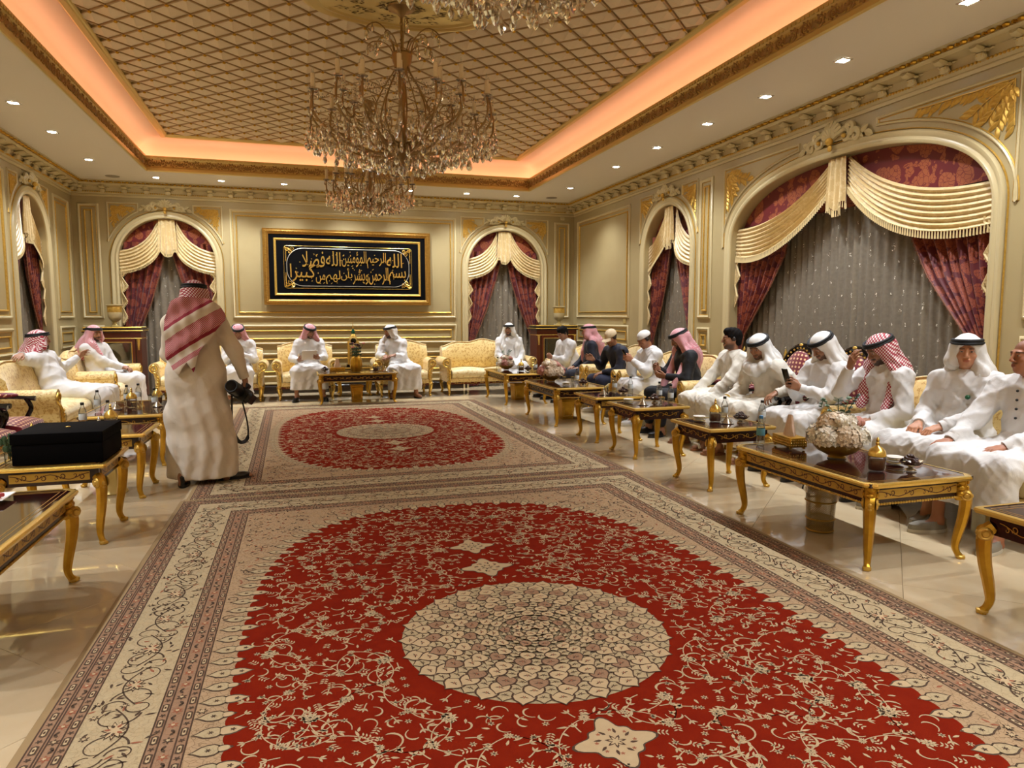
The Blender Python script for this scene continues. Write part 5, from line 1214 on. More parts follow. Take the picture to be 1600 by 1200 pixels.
    if garment=='thobe':
        if not stand:
            for i,e in enumerate((-1,1)): gs.cap(hip[i],kn[i]+V3(0,0,.005),.115,.092,.07); gs.cap(kn[i],ank[i]*V3(1.05,1,1)+V3(0,0,.05),.09,.088,.06)
            am=(ank[0]+ank[1])/2; gs.cap(V3(0,.12,.53),V3(0,fwd-.03,.505),.10,.082,.08); gs.cap(V3(0,fwd-.01,.495),V3(am[0],am[1]+.01,.14),.072,.064,.1)
            for q in (-.5,.5): gs.cap(V3(q*knees*1.1,fwd-.01,.495),V3(am[0]+q*(ank[1][0]-ank[0][0])*.5,am[1]+.01,.14),.078,.068,.09)
            hz=hem; f0=folds(.0105,seed,.012,.46)
        else:
            for e in (-1,1): gs.path([V3(e*.07,0,1.34),V3(e*.075,0,1.1),V3(e*.08,0,.9)],[.105,.105,.14],.06)
            n_=6; L=[(0,.95,.17),(0,.6,.185),(.015,.3,.205),(.02,.10,.225)]
            for q in (-.4,0,.4): gs.path([V3(q*.22+dx,-.0,z) for dx,z,r in L],[r*.86 for dx,z,r in L],.09)
            gs.cap(V3(.05,.03,.5),V3(.12,.06,.1),.16,.17,.1); hz=.058; f0=folds(.004,seed,.010,.95)
        gs.post=lambda P,d_: np.maximum(f0(P,d_),hz-P[:,2])
    else:
        gs.cap(hip[0],hip[1],.15,.15,.06); zc=pel[2]-.03; gs.post=folds(.006,seed)
        ps=SDF()
        for i in (0,1): ps.cap(hip[i],kn[i],.10,.08,.05); ps.cap(kn[i],ank[i]+V3(0,0,.08),.078,.06,.04)
        ps.post=folds(.005,seed+50); v,f=polygonise(ps,gh); ob('trousers',npmesh('trousers',v,f,pants or gmat),rt)
    v,f=polygonise(gs,gh); gm=ob('thobe' if garment=='thobe' else 'jacket',npmesh('garment',v,f,gmat),rt)
    for i in (0,1):                                     # cuffs
        el,Wp,hdv=arms[i]; u=unit(Wp-el); c=MB().tube([Wp-u*.045,Wp-u*.015,Wp-u*.002],[.046,.043,.040],14,False); c.tube([Wp-u*.0025,Wp-u*.006],[.040,.020],14,False); c.build('cuff',gmat,gm)
    cl=MB(); th=np.linspace(-PI*.5+.25,PI*1.5-.25,24); C0=nb-d*.012+V3(0,0,0); 
    P0=np.stack([.066*np.cos(th),-.066*np.sin(th)*-1*-1,0*th],1)@Tw.T+C0; cl.loops([P0,(P0-C0)*.93+C0+d*.042],False); cl.build('collar',gmat,gm)
    if cover=='ghutra': ghutra(hc,Rh,nb,cmat,front,back,.006,seed,max(.0085,h*1.4),rt,wrap,bk=.6 if stand else 1.); ring_agal(rt,hc,Rh,rt)
    elif cover=='kufi':
        s=SDF().ell(hc+Rh@V3(0,-.013,.052),(.084,.102,.078),Rh); s.post=lambda P,d_: np.maximum(d_,.042-((P-hc)@Rh)[:,2]); v,f=polygonise(s,max(.006,h*.8)); ob('skullcap',npmesh('skullcap',v,f,'scarf_white'),rt)
    elif cover=='cap':
        s=SDF().ell(hc+Rh@V3(0,-.013,.05),(.085,.104,.088),Rh); s.post=lambda P,d_: np.maximum(d_,.036-((P-hc)@Rh)[:,2]); v,f=polygonise(s,max(.006,h*.8)); cp=ob('baseball_cap',npmesh('baseball_cap',v,f,'cap_beige'),rt)
        th=np.linspace(.1*PI,.9*PI,16); A=np.stack([.082*np.cos(th),.07+.03*np.sin(th)*0+.015*np.sin(th),0*th+.045],1); Bm=np.stack([.085*np.cos(th),.06+.115*np.sin(th),0*th+.034-.02*np.abs(np.cos(th))],1)
        vm=MB().loops([A@Rh.T+hc,Bm@Rh.T+hc,(Bm-np.array((0,0,.005)))@Rh.T+hc,(A-np.array((0,0,.006)))@Rh.T+hc],False); vm.build('visor','cap_beige',cp); MB().ball(hc+Rh@V3(0,-.013,.139),.008,8,5).build('cap_button','cap_beige',cp)
    elif cover=='hair':
        s=SDF().ell(hc+Rh@V3(0,-.02,.042),(.080,.100,.094),Rh); s.ell(hc+Rh@V3(0,-.06,-.02),(.062,.05,.06),Rh,.03); s.ell(hc+Rh@V3(0,.03,.10),(.06,.06,.035),Rh,.03); s.ell(hc+Rh@V3(0,.105,-.03),(.078,.072,.086),Rh,.02,'s'); s.ell(hc+Rh@V3(0,.062,-.085),(.1,.1,.085),Rh,.02,'s'); s.post=lambda P,d_: d_-.003*np.sin(90*P[:,0]+60*P[:,1])*np.sin(80*P[:,2]+50*P[:,1]); v,f=polygonise(s,max(.006,h*.8)); ob('hair',npmesh('hair',v,f,'hair_black'),rt)
    if shoe: shoes(rt,ank,toe,shoe)
    return dict(root=rt,hc=hc,R=Rh,nb=nb,chest=chest,d=d,arms=arms,garm=gm,rgt=rgt,fw=fw)
g=G('hair_black'); M['hair_black']=g.pbr(hx('#110D0B'),.85,Specular_IOR_Level=.15)
# ================================================================ THE PEOPLE
RR=PI/2        # men along the wide-window wall face across the room
held=((.07,.40,.80),(-.35,.75,.35),(-.9,.1,.2),.5); heldL=((-.07,.40,.80),(.35,.75,.35),(.9,.1,.2),.5)
PB={}
PB['b1']=person('man in pink scarf and black cord looking down at his phone on the loveseat',(-.97,12.97),PI,.009,4,0,0,(0,28,0),((.06,.30,.80),(-.4,.7,.3),(-.9,.2,.1),.6),((-.08,.30,.80),(.4,.7,.3),(.9,.2,.1),.6),back=.05,shoe='grey',beard=.5)
PB['b2']=person('bearded man in pink scarf holding a white tablet',(.18,12.97),PI,.009,6,14,0,(6,24,0),((.17,.40,.70),(-.5,.7,.2),(-.6,0,.7),.5),((-.15,.38,.73),(.3,.8,.2),(.8,0,.5),.5),back=.05,knees=.22,hem=.20)
PB['b3']=person('bearded man in white scarf leaning over the armrest with folded hands',(1.80,12.97),PI,.009,8,-30,16,(-35,10,0),((.30,.28,.74),(.25,.7,-.2),(0,-.3,-1),.4),((.16,.40,.76),(.8,.3,-.1),(0,-.3,-1),.4),cmat='scarf_white',back=.06,knees=.2,shoe='tan')
PB['b4']=person('man in white scarf sitting in the loveseat by end-wall window',(3.88,12.99),PI,.009,2,0,0,(-28,2,0),cmat='scarf_white',front=(((-.13,.10,.86),(-.12,.13,.70)),((.13,.10,.86),(.12,.14,.68))),back=.08)
PB['p6']=person('dark-haired man in white thobe bowing his head beside cabinet',(4.70,11.72),RR,.009,20,10,0,(12,30,0),((.06,.40,.72),(-.4,.7,.2),(-.8,0,.3),.6),((-.06,.40,.72),(.4,.7,.2),(.8,0,.3),.6),cover='hair',beard=.3)
PB['p7']=person('man in pink scarf and navy jacket turned toward his neighbour',(4.72,10.86),RR,.009,6,-18,0,(-12,4,0),cmat='shemagh_fine',garment='jacket',gmat='navy',pants='navy',front=(((-.13,.08,.80),(-.14,.16,.62)),((.13,.1,.86),(.12,.12,.72))),back=.22,beard=.4)
PB['p8']=person('man in beige baseball cap and navy shirt gesturing with one finger',(4.72,9.64),RR,.008,26,8,0,(14,28,0),((.14,.46,.80),(.1,.9,.35),(-1,0,0),.25),((-.10,.42,.62),(.1,.9,-.2),(0,-.1,-1),.4),cover='cap',garment='jacket',gmat='navy',pants='denim',shoe='sneaker',beard=.25,feet=((-.15,.34),(.15,.42)))
PB['p9']=person('man in white skullcap photographing with phone held up',(4.74,8.60),RR,.008,24,0,0,(4,30,0),((.06,.46,.86),(-.2,.8,.5),(-.9,.1,.1),.6),((-.06,.46,.86),(.2,.8,.5),(.9,.1,.1),.6),cover='kufi',gmat='thobe_white',shoe='sneaker',beard=.15,hem=.3,tone='#A8704E')
PB['p10']=person('man in long pink scarf and black jacket holding a small glass',(4.66,7.68),RR,.007,14,-8,0,(-8,26,0),((.06,.42,.80),(-.2,.8,.4),(-.9,.1,.1),.6),((-.05,.38,.72),(.3,.8,.1),(.8,0,.5),.5),garment='jacket',gmat='black_wool',pants='black_wool',front=(((-.13,.14,.88),(-.13,.26,.70),(-.14,.33,.60)),((.13,.15,.88),(.12,.26,.70),(.12,.33,.58))),back=.25,shoe='black')
PB['p11']=person('bareheaded dark-haired man in white thobe with hands on thighs',(4.74,6.86),RR,.006,4,-4,0,(-16,2,0),((.20,.40,.60),(-.05,.95,-.15),(0,-.15,-1),.3),((-.14,.42,.60),(.15,.9,-.15),(0,-.15,-1),.3),cover='hair',knees=.2,gmat='thobe_cream',shoe='sandal',beard=.75,fwd=.50)
PB['p12']=person('man in white scarf wrapped over his chest, leaning forward',(4.72,6.14),RR,.006,24,6,0,(14,26,0),((.20,.44,.60),(.05,.95,-.2),(0,-.2,-1),.35),((-.34,.26,.70),(-.05,.9,-.35),(0,-.3,-.9),.5),cmat='scarf_white',wrap=True,gmat='thobe_cream',shoe='sandal',beard=.6,knees=.2,front=None,back=.16,fwd=.5)
PB['p13']=person('man in white scarf reading a phone held in both hands',(4.74,5.36),RR,.006,10,0,0,(0,32,0),((.05,.42,.82),(-.35,.75,.4),(-.9,.1,.2),.6),((-.05,.40,.80),(.35,.75,.4),(.9,.1,.2),.6),cmat='scarf_white',back=.25,shoe='black',beard=.7,knees=.19,fwd=.50)
PB['p14']=person('man in red checked scarf holding a hand before his face',(4.72,4.64),RR,.0055,12,-4,0,(-6,24,0),((.10,.36,1.03),(-.45,.12,.85),(-.2,-1,.1),.35,(.5,.5,-.8)),((-.12,.34,.62),(.2,.9,-.1),(0,-.2,-1),.4),cmat='shemagh',front=(((-.14,.12,.86),(-.12,.20,.70)),((.14,.13,.88),(.11,.22,.72))),back=.22,beard=.85,knees=.17)
PB['p15']=person('young man in white scarf with green badge facing the room',(4.74,3.98),RR,.005,4,14,0,(26,2,0),((.08,.36,.66),(-.2,.9,-.35),(0,-.3,-1),.55),((-.10,.36,.66),(.35,.85,-.3),(0,-.3,-1),.55),cmat='scarf_white',back=.12,beard=0,tone='#BE8562',shoe='grey',knees=.2,fwd=.52,hem=.26)
PB['p16']=person('bareheaded older man in buttoned white thobe, hand on knee',(4.64,3.40),RR,.005,7,2,0,(-20,0,0),((.24,.44,.615),(.1,.95,-.2),(0,-.2,-1),.25),((-.10,.38,.62),(.3,.9,-.15),(0,-.2,-1),.3),cover='bald',beard=0,tone='#A86E4E',gmat='thobe_white',shoe='grey',knees=.21,fwd=.52,hem=.24)
PB['l1']=person('man in red checked scarf reclining with arms stretched along the sofa',(-2.80,9.72),-RR,.008,-22,-8,0,(38,-6,0),((.66,-.14,1.02),(.9,-.1,-.1),(0,-.2,-1),.3,(0,-.8,-.3)),((-.54,.10,.93),(-.75,.45,.45),(.3,.8,-.3),.25,(0,-.5,-.8)),cmat='shemagh',back=.05,fwd=.52,knees=.2,hem=.2)
PB['l2']=person('man in pink scarf with clasped hands on loveseat below the arch',(-2.82,11.72),-RR,.009,-8,-24,0,(-18,2,0),((.05,.36,.66),(-.7,.6,0),(-.2,-.4,-.9),.6),((-.05,.36,.67),(.7,.6,0),(.2,-.4,-.9),.6),back=.05,front=(((-.12,.06,.88),),((.12,.06,.88),)))
PB['st']=person('man standing with his back turned, striped red scarf, camera in hand',(-.85,6.62),-.12,.006,2,0,0,(0,4,0),((.43,.04,.81),(.08,.2,-1),(-.9,.2,0),.8,(.7,-.6,0)),((-.13,.26,.98),(.6,.5,.2),(.2,-.6,-.6),.5),stand=True,cmat='shemagh',gmat='thobe_backlit',back=.02,shoe='black')
# ================================================================ SMALL THINGS
simple('cap_blue','#3F7FB5',.4); simple('label_paper','#DCE4E6',.5); simple('label_teal','#5E9AA8',.5); simple('date_brown','#3A1D0E',.35); simple('nuts','#6A3418',.5); simple('tissue_paper','#EBCFB6',.8); simple('silver','#CFC6B4',.18,.9)
simple('petal_cream','#F6EEDC',.8); simple('petal_blush','#E8D4B8',.8); simple('petal_rose','#C98E7E',.7); simple('leaf_green','#2E4A2A',.5); simple('leaf_sage','#5E7A5C',.6); simple('rose_dark','#3B1A1C',.6); simple('screen','#1A1F26',.1); simple('paper_white','#E8E4DC',.5); simple('badge_green','#0E5A34',.4); simple('sweet_red','#A8241F',.4); simple('porcelain','#E9E2D6',.25); simple('camera_black','#121113',.45); simple('lens_glass','#0A0C14',.05)
g=G('wire_mesh'); v=g.co('Object',(1,1,1)); sx=g.n('SeparateXYZ',v); an=g.math('ARCTAN2',sx.outputs[1],sx.outputs[0]); s1=g.math('SINE',g.math('ADD',g.math('MULTIPLY',an,44.),g.math('MULTIPLY',sx.outputs[2],420.))); s2=g.math('SINE',g.math('SUBTRACT',g.math('MULTIPLY',an,44.),g.math('MULTIPLY',sx.outputs[2],420.)))
mk=g.math('GREATER_THAN',g.math('MAXIMUM',s1,s2),.45); bs=g.n('BsdfPrincipled',Base_Color=hx('#9A8150'),Roughness=.35,Metallic=.7); tr=g.n('BsdfTransparent'); ms=g.n('MixShader',mk,tr.outputs[0],bs.outputs[0]); g.t.links.new(ms.outputs[0],g.out.inputs[0]); M['wire_mesh']=g.m
PRO={}
def inst(key,fn,loc,label,cat,rz=0,group=None,scale=1.):
    if key not in PRO: PRO[key]=fn(); o=PRO[key]
    else: o=dup(PRO[key],(0,0,0),0)
    o.location=loc; o.rotation_euler=(0,0,rz); o['label']=label; o['category']=cat; o.scale=(scale,)*3
    if group: o['group']=group
    elif 'group' in o: del o['group']
    return o
def mkbottle(cap):
    def f():
        t=thing('water_bottle','','bottle'); MB().lathe([(.001,0),(.026,.001),(.03,.01),(.03,.06),(.028,.075),(.03,.09),(.03,.13),(.025,.155),(.013,.178),(.012,.195)],14).build('bottle_body','glass',t)
        MB().lathe([(.0305,.07),(.031,.072),(.031,.118),(.0305,.12)],14,caps=False).build('paper_label','label_paper' if cap!='cap_blue' else 'label_teal',t)
        MB().lathe([(.014,.192),(.0145,.194),(.0145,.212),(.012,.214)],12).build('cap',cap,t); return t
    return f
def mkjar():
    t=thing('gilt_jar','','jar'); MB().lathe([(.001,0),(.045,.002),(.05,.012),(.05,.08),(.046,.088)],16).build('glass_body','glass',t)
    MB().lathe([(.001,.004),(.042,.006),(.045,.03),(.044,.065),(.001,.07)],14).build('contents','nuts',t)
    MB().lathe([(.05,.086),(.053,.09),(.052,.10),(.046,.122),(.03,.14),(.014,.148),(.009,.156),(.013,.166),(.008,.176),(.011,.186),(.004,.20),(.001,.205)],16).build('domed_lid','gold_bright',t); return t
def mkdates():
    t=thing('date_bowl','','bowl'); MB().lathe([(.001,0),(.035,0),(.03,.008),(.012,.016),(.018,.024),(.05,.034),(.068,.052),(.072,.058),(.066,.054),(.045,.038),(.001,.03)],18).build('footed_dish','silver',t)
    m=MB(); r=random.Random(4)
    for k in range(34):
        a=r.uniform(0,6.28); d=r.uniform(0,.052); m.ball((0,0,0),(.018,.0105,.010),7,5,Matrix.Translation((d*math.cos(a),d*math.sin(a),.05+.038*(1-d/.055)+r.uniform(-.004,.006)))@Euler((r.uniform(-.5,.5),r.uniform(-.5,.5),r.uniform(0,6))).to_matrix().to_4x4())
    m.build('dates','date_brown',t,kind='stuff'); return t
def mkcone():
    t=thing('silver_sauceboat','','dish'); MB().lathe([(.042,0),(.044,.004),(.02,.04),(.008,.06),(.012,.066),(.006,.08),(.001,.084)],14).build('conical_cover','silver',t)
    MB().lathe([(.001,0),(.058,.001),(.06,.004),(.044,.004)],16).build('saucer','silver',t); return t
def mkglass():
    t=thing('tea_glass','','glass'); MB().lathe([(.001,0),(.022,.001),(.02,.03),(.026,.07),(.028,.085),(.026,.085),(.018,.03),(.001,.006)],12).build('glass_wall','glass',t); MB().lathe([(.0275,.083),(.029,.085),(.0275,.087)],12,caps=False).build('gilt_rim','gold_bright',t); return t
def mkplates():
    t=thing('saucer_stack','','plate')
    for k in range(4): MB().lathe([(.001,.012*k),(.035,.012*k+.001),(.055,.012*k+.009),(.053,.012*k+.011),(.03,.012*k+.004),(.001,.012*k+.004)],18).build('saucer','porcelain' if k%2 else 'gold_pale',t)
    return t
def mktissue():
    t=thing('tissue_box','','box'); MB().box((0,0,.05),(.24,.13,.07),bev=.006).build('gilt_case','gold',t)
    m=MB()
    for s in (-1,1):
        for x in np.arange(-.105,.11,.018):
            for z in (.03,.048,.066): m.ball((x,s*.066,z),(.006,.003,.006),6,4)
    for s in (-1,1):
        for y in np.arange(-.05,.06,.018):
            for z in (.03,.048,.066): m.ball((s*.121,y,z),(.003,.006,.006),6,4)
    m.build('filigree','gold_bright',t,kind='stuff')
    for sx_ in (-1,1):
        for sy in (-1,1): MB().ball((sx_*.1,sy*.05,.009),(.012,.012,.009),8,5).build('foot','gilt',t)
    V=[]
    for k in np.linspace(0,1,8): V.append([((.055-.035*k)*math.cos(u*2*PI)*(1+.25*math.sin(5*u*2*PI+k)),(.03-.018*k)*math.sin(u*2*PI)*(1+.3*math.sin(4*u*2*PI)),.083+.15*k) for u in np.linspace(0,1,20)])
    MB().grid(V).build('tissue','tissue_paper',t,True,80); return t
def blossom(mb,c,R,n,s,rr):
    for k in range(n):
        z=rr.uniform(-.35,1); a=rr.uniform(0,6.28); q=math.sqrt(max(0,1-z*z)); d=np.array((q*math.cos(a),q*math.sin(a),z)); p=np.array(c)+d*R*rr.uniform(.85,1.06); u=unit(np.cross(d,(.3,.2,.9))); w_=np.cross(d,u); b=rr.uniform(0,1.6)
        for j in range(4):
            e=u*math.cos(b+j*PI/2)+w_*math.sin(b+j*PI/2); f=np.cross(d,e); mb.add([p,p+e*s*.6+f*s*.45+d*s*.2,p+e*s*1.1+d*s*.3,p+e*s*.6-f*s*.45+d*s*.2],[(0,1,2,3)])
def mkflowers(mats,leaf=True,seed=1,R=.17):
    def f():
        t=thing('flower_bowl','','flowers'); rr=random.Random(seed); MB().lathe([(.001,0),(.06,.001),(.05,.012),(.07,.02),(.12,.045),(.15,.08),(.155,.095),(.148,.092),(.11,.055),(.001,.03)],24).build('gilt_bowl','inlay_plate',t)
        cs=[(0,0,.17,.10)]+[(R*.62*math.cos(k*1.047),R*.62*math.sin(k*1.047),.135,.085) for k in range(6)]+[(R*.3*math.cos(k*2.09+.5),R*.3*math.sin(k*2.09+.5),.215,.08) for k in range(3)]
        for k,(x,y,z,r) in enumerate(cs):
            m=MB(); m.ball((x,y,z),r*.82,10,7); blossom(m,(x,y,z),r,150,.022,rr); m.build('hydrangea_head',mats[k%len(mats)],t,False)
        for k in range(2):                                # roses
            x,y,z=((.06,-.10,.25),(-.07,-.06,.27))[k]; m=MB()
            for j in range(14): a=j*2.4; r=.008+.003*j; m.ball((x+r*.7*math.cos(a),y+r*.7*math.sin(a),z+.01-.002*j),(.02,.02,.024),7,5)
            m.build('rose','petal_rose' if k==0 else 'petal_cream',t)
        if leaf:
            for k in range(4):
                a=(-1.2,-.2,.6,2.2)[k]; P=smp([(0.02,0,.2),(.05*math.cos(a),.05*math.sin(a),.30),(.09*math.cos(a),.09*math.sin(a),.38),(.11*math.cos(a),.11*math.sin(a),.42-.03*k)],10); m=MB().tube(P,.003,5); 
                for j in range(3,10):
                    for s in (-1,1):
                        e=a+s*1.3; q=np.array(P[j]); l=.045-.002*j; d=np.array((math.cos(e),math.sin(e),.4)); n_=np.array((-math.sin(e),math.cos(e),0))
                        m.add([q,q+d*l*.3+n_*l*.38,q+d*l*.75+n_*l*.34,q+d*l,q+d*l*.75-n_*l*.34,q+d*l*.3-n_*l*.38],[(0,1,2,3,4,5)])
                m.build('eucalyptus_sprig','leaf_green' if k%2==0 else 'leaf_sage',t,False)
        return t
    return f
B_=mkbottle('black'); BB=mkbottle('cap_blue'); Hs,Hc=.5265,.5145
def setout(table,items):
    for k,(kind,x,y,z,*rest) in enumerate(items):
        rz=rest[0] if rest else k*.7
        nm={'b':('clear water bottle with black cap','bottle','clear black-capped water bottles'),'bb':('clear water bottle with blue cap','bottle','blue-capped water bottles'),'j':('glass jar with domed gilt lid','jar','gilt-lidded jars'),'d':('footed silver dish heaped with dates','bowl','dishes of dates'),'c':('conical silver cover on its saucer','dish','conical silver covers'),'g':('small gilt-rimmed tea glass','glass','gilt-rimmed tea glasses'),'p':('stack of small saucers','plate','saucer stacks'),'t':('gilt filigree tissue box with tissue pulled up','box','gilt tissue boxes')}[kind]
        fn={'b':B_,'bb':BB,'j':mkjar,'d':mkdates,'c':mkcone,'g':mkglass,'p':mkplates,'t':mktissue}[kind]
        inst(kind,fn,(x,y,z),nm[0]+' '+table,nm[1],rz,nm[2]+' '+table)
setout('on the coffee table with white hydrangeas',[('bb',3.22,4.34,Hc),('t',3.36,4.20,Hc,1.45),('j',3.36,3.40,Hc),('d',3.56,3.34,Hc),('p',3.62,3.52,Hc)])
setout('on the square table beside the leaning man',[('p',3.38,5.42,Hs),('j',3.50,5.36,Hs),('b',3.62,5.40,Hs),('c',3.54,5.24,Hs),('d',3.68,5.24,Hs),('b',3.76,5.06,Hs)])
setout('on the square table before the black-jacketed man',[('b',3.74,6.56,Hs),('g',3.62,6.52,Hs),('c',3.44,6.60,Hs),('d',3.64,6.72,Hs),('p',3.36,6.78,Hs),('b',3.76,6.84,Hs)])
setout('on the square table before the skullcapped man',[('c',3.44,7.60,Hs),('b',3.64,7.72,Hs),('d',3.66,7.52,Hs),('g',3.54,7.74,Hs),('b',3.76,7.54,Hs)])
setout('on the coffee table with dried hydrangeas',[('g',3.60,9.30,Hc),('g',3.70,9.22,Hc),('b',3.68,9.02,Hc),('d',3.68,8.80,Hc),('p',3.46,8.86,Hc)])
setout('on the coffee table by the glass cabinet',[('b',3.40,12.06,Hc),('j',3.66,11.50,Hc),('g',3.72,11.74,Hc),('g',3.66,11.66,Hc),('c',3.80,11.56,Hc),('d',3.74,11.36,Hc),('b',3.84,11.26,Hc)])
setout('on the coffee table before the calligraphy',[('t',.62,12.08,Hc,.05),('d',.42,12.14,Hc),('j',1.26,12.14,Hc),('c',1.42,12.10,Hc),('g',1.36,12.28,Hc)])
setout('on the square table between black box and standing man',[('j',-1.50,6.50,Hs),('c',-1.62,6.62,Hs),('b',-1.72,6.56,Hs),('b',-1.56,6.68,Hs)])
setout('on the crowded table near reclining man',[('c',-1.78,7.94,Hc),('b',-1.90,7.76,Hc),('j',-1.66,8.06,Hc),('b',-1.74,8.24,Hc),('b',-1.66,8.40,Hc),('j',-1.46,8.30,Hc),('c',-1.42,8.06,Hc),('b',-1.40,7.82,Hc),('g',-1.58,7.76,Hc)])
setout('beside the large black box',[('j',-1.74,5.46,Hs),('g',-1.77,5.30,Hs)])
inst('fA',mkflowers(['petal_cream','petal_cream','petal_blush'],True,1),(3.42,3.80,Hc),'bowl of white hydrangeas and eucalyptus beside the tissue box','flowers',.3)
inst('fB',mkflowers(['petal_blush','petal_rose','petal_blush'],False,5,.2),(3.50,9.56,Hc),'bowl of dried blush hydrangeas on low table over the gold bin','flowers')
inst('fC',mkflowers(['petal_blush','petal_cream','petal_rose'],True,9,.14),(3.50,11.86,Hc),'bowl of pale roses and greenery before the loveseat','flowers',0,None,.85)
# black presentation box
bx=thing('presentation_box','large black velvet box with small gold emblem on a gilt table','box',(-1.455,5.23,Hs))
MB().box((0,0,.065),(.50,.50,.13),bev=.006).build('box_base','black_cloth',bx); MB().box((0,0,.165),(.51,.51,.068),bev=.006).build('lid','black_cloth',bx); MB().ball((-.0,-.02,.202),(.018,.012,.006),10,5).build('gold_emblem','gold_bright',bx)
# leaf sprig beside the box
sg=thing('eucalyptus_sprig_vase','low glass with dark green leaf sprigs beside the black box','plant',(-1.76,5.12,Hs)); MB().lathe([(.001,0),(.03,.001),(.032,.06),(.03,.06)],14).build('glass','glass',sg)
for k in range(4):
    m=MB(); P=smp([(0,0,.02),(.02*math.cos(k*1.6),.02*math.sin(k*1.6),.10),(.05*math.cos(k*1.6),.05*math.sin(k*1.6),.16)],8); m.tube(P,.003,5)
    for j in range(3,8): q=np.array(P[j]); m.ball(q+np.array((.012*(-1)**j,.005,.0)),(.014,.006,.022),8,5)
    m.build('leaf_stem','leaf_green',sg)
# sweet dish on the near table
sd=thing('sweet_dish','square white dish of red wrapped sweets on a gilt table by the rug edge','dish',(-1.52,4.12,Hc)); MB().loops([[(s*x,s*y,z) for x,y in ((-1,-1),(1,-1),(1,1),(-1,1))] for s,z in ((.05,0),(.09,.02),(.088,.023),(.05,.006))],True,True,True).build('dish','porcelain',sd,False)
for k in range(6): MB().box((-.04+.04*(k%3),-.025+.05*(k//3),.024),(.034,.026,.02),k*.5,.005).build('wrapped_sweet','sweet_red',sd)
# gold vase with dark roses, clock tower model on a small table
rv=thing('rose_vase','ribbed gold vase of dark roses on the table before the calligraphy','vase',(.93,12.10,Hc)); MB().lathe([(.001,0),(.07,.002),(.085,.03),(.10,.12),(.095,.2),(.075,.25),(.07,.255),(.06,.25)],28,mod=lambda a,z:1+.035*np.cos(14*a)).build('vase_body','gold',rv)
rr=random.Random(6)
for k in range(9):
    a=k*.7; r=rr.uniform(.04,.15); h_=rr.uniform(.36,.5); st_=MB().tube([(0,0,.2),(r*.4*math.cos(a),r*.4*math.sin(a),.32),(r*math.cos(a),r*math.sin(a),h_)],.004,5).build('stem','leaf_green',rv); m=MB()
    for j in range(9): b=j*2.4; m.ball((r*math.cos(a)+.014*math.cos(b),r*math.sin(a)+.014*math.sin(b),h_+.004*(j%3)),.016,6,4)
    m.build('rose','rose_dark' if k%3 else 'petal_rose',rv)
    m=MB(); [m.ball((r*.6*math.cos(a+.3*j),r*.6*math.sin(a+.3*j),.29+.05*j),(.022,.012,.018),7,4) for j in range(3)]; m.build('leaves','leaf_green',rv)
place_table('sq',False,.98,13.3,0,'small square gilt table carrying the clock tower model against end wall')
tw=thing('clock_tower_model','gilt model of a tall clock tower with green spire','ornament',(.98,13.3,Hs)); 
MB().box((0,0,.02),(.26,.2,.04),bev=.006).build('plinth','black_gloss',tw)
MB().box((0,0,.22),(.17,.15,.36),bev=.008).build('lower_block','gold_pale',tw)
for s in (-1,1):
    for q in (-1,1): MB().lathe([(.016,.04),(.016,.42),(.02,.43),(.001,.48)],8,(s*.085,q*.075,0)).build('corner_turret','gilt',tw)
m=MB(); [m.box((x,-.077,.1+.05*z),(.016,.006,.03)) for x in (-.05,-.02,.02,.05) for z in range(6)]; m.build('windows','dark_wood',tw,False,kind='stuff')
MB().box((0,0,.47),(.13,.12,.14),bev=.008).build('clock_stage','gold_pale',tw); MB().lathe([(.001,0),(.05,0),(.05,.008),(.001,.01)],20,mtx=Matrix.Translation((0,-.061,.475))@Matrix.Rotation(PI/2,4,'X')).build('clock_face','black_gloss',tw); MB().lathe([(.05,0),(.055,.004),(.05,.008)],20,mtx=Matrix.Translation((0,-.062,.475))@Matrix.Rotation(PI/2,4,'X'),caps=False).build('clock_rim','gold_bright',tw)
simple('green_enamel','#0F4A2C',.25); MB().lathe([(.06,.54),(.055,.56),(.03,.60)],8).build('belfry','gilt',tw); MB().lathe([(.032,.60),(.036,.63),(.026,.66),(.012,.69)],12).build('green_dome','green_enamel',tw); MB().lathe([(.012,.69),(.008,.72),(.012,.73),(.004,.76),(.003,.83),(.001,.85)],8).build('spire','gold_bright',tw)
# bins
def bin_(loc,label,kind,rz=0):
    t=thing('waste_bin',label,'bin',loc,rz)
    if kind=='box': MB().loops([[(s*x,s*y,z) for x,y in ((-1,-1),(1,-1),(1,1),(-1,1))] for s,z in ((.085,0),(.10,.25),(.108,.26),(.108,.285),(.095,.285),(.075,.02))],True,True,True).build('bin_body','gold',t,False); m=MB(); sweep2(m,rect(-.075,.075,.04,.23),[(0,0),(.004,.008),(.012,.008),(.016,0)],True,-.088); m.build('raised_panel','gold_bright',t)
    elif kind=='fluted': MB().lathe([(.001,0),(.115,.0),(.12,.01),(.10,.04),(.095,.2),(.11,.24),(.115,.27),(.10,.27),(.08,.05)],36,mod=lambda a,z:1+.05*np.cos(12*a)*(0.03<z<.25)).build('bin_body','gold_pale',t); MB().lathe([(.118,.262),(.124,.27),(.118,.278)],36,caps=False).build('rim','gilt',t)
    else:
        MB().lathe([(.085,.01),(.10,.30)],36,caps=False).build('mesh_wall','wire_mesh',t); m=MB(); [m.lathe([(r,z-.006),(r+.006,z),(r,z+.006)],36,caps=False) for r,z in ((.085,.012),(.09,.09),(.097,.21),(.10,.30))]; m.build('hoops','gilt',t); MB().lathe([(.001,.006),(.085,.008)],30).build('bin_floor','gilt',t,)
        MB().lathe([(.08,.02),(.094,.29),(.106,.315),(.11,.27)],30,mod=lambda a,z:1+.02*np.sin(9*a+z*40),caps=False).build('liner_bag','glass',t)
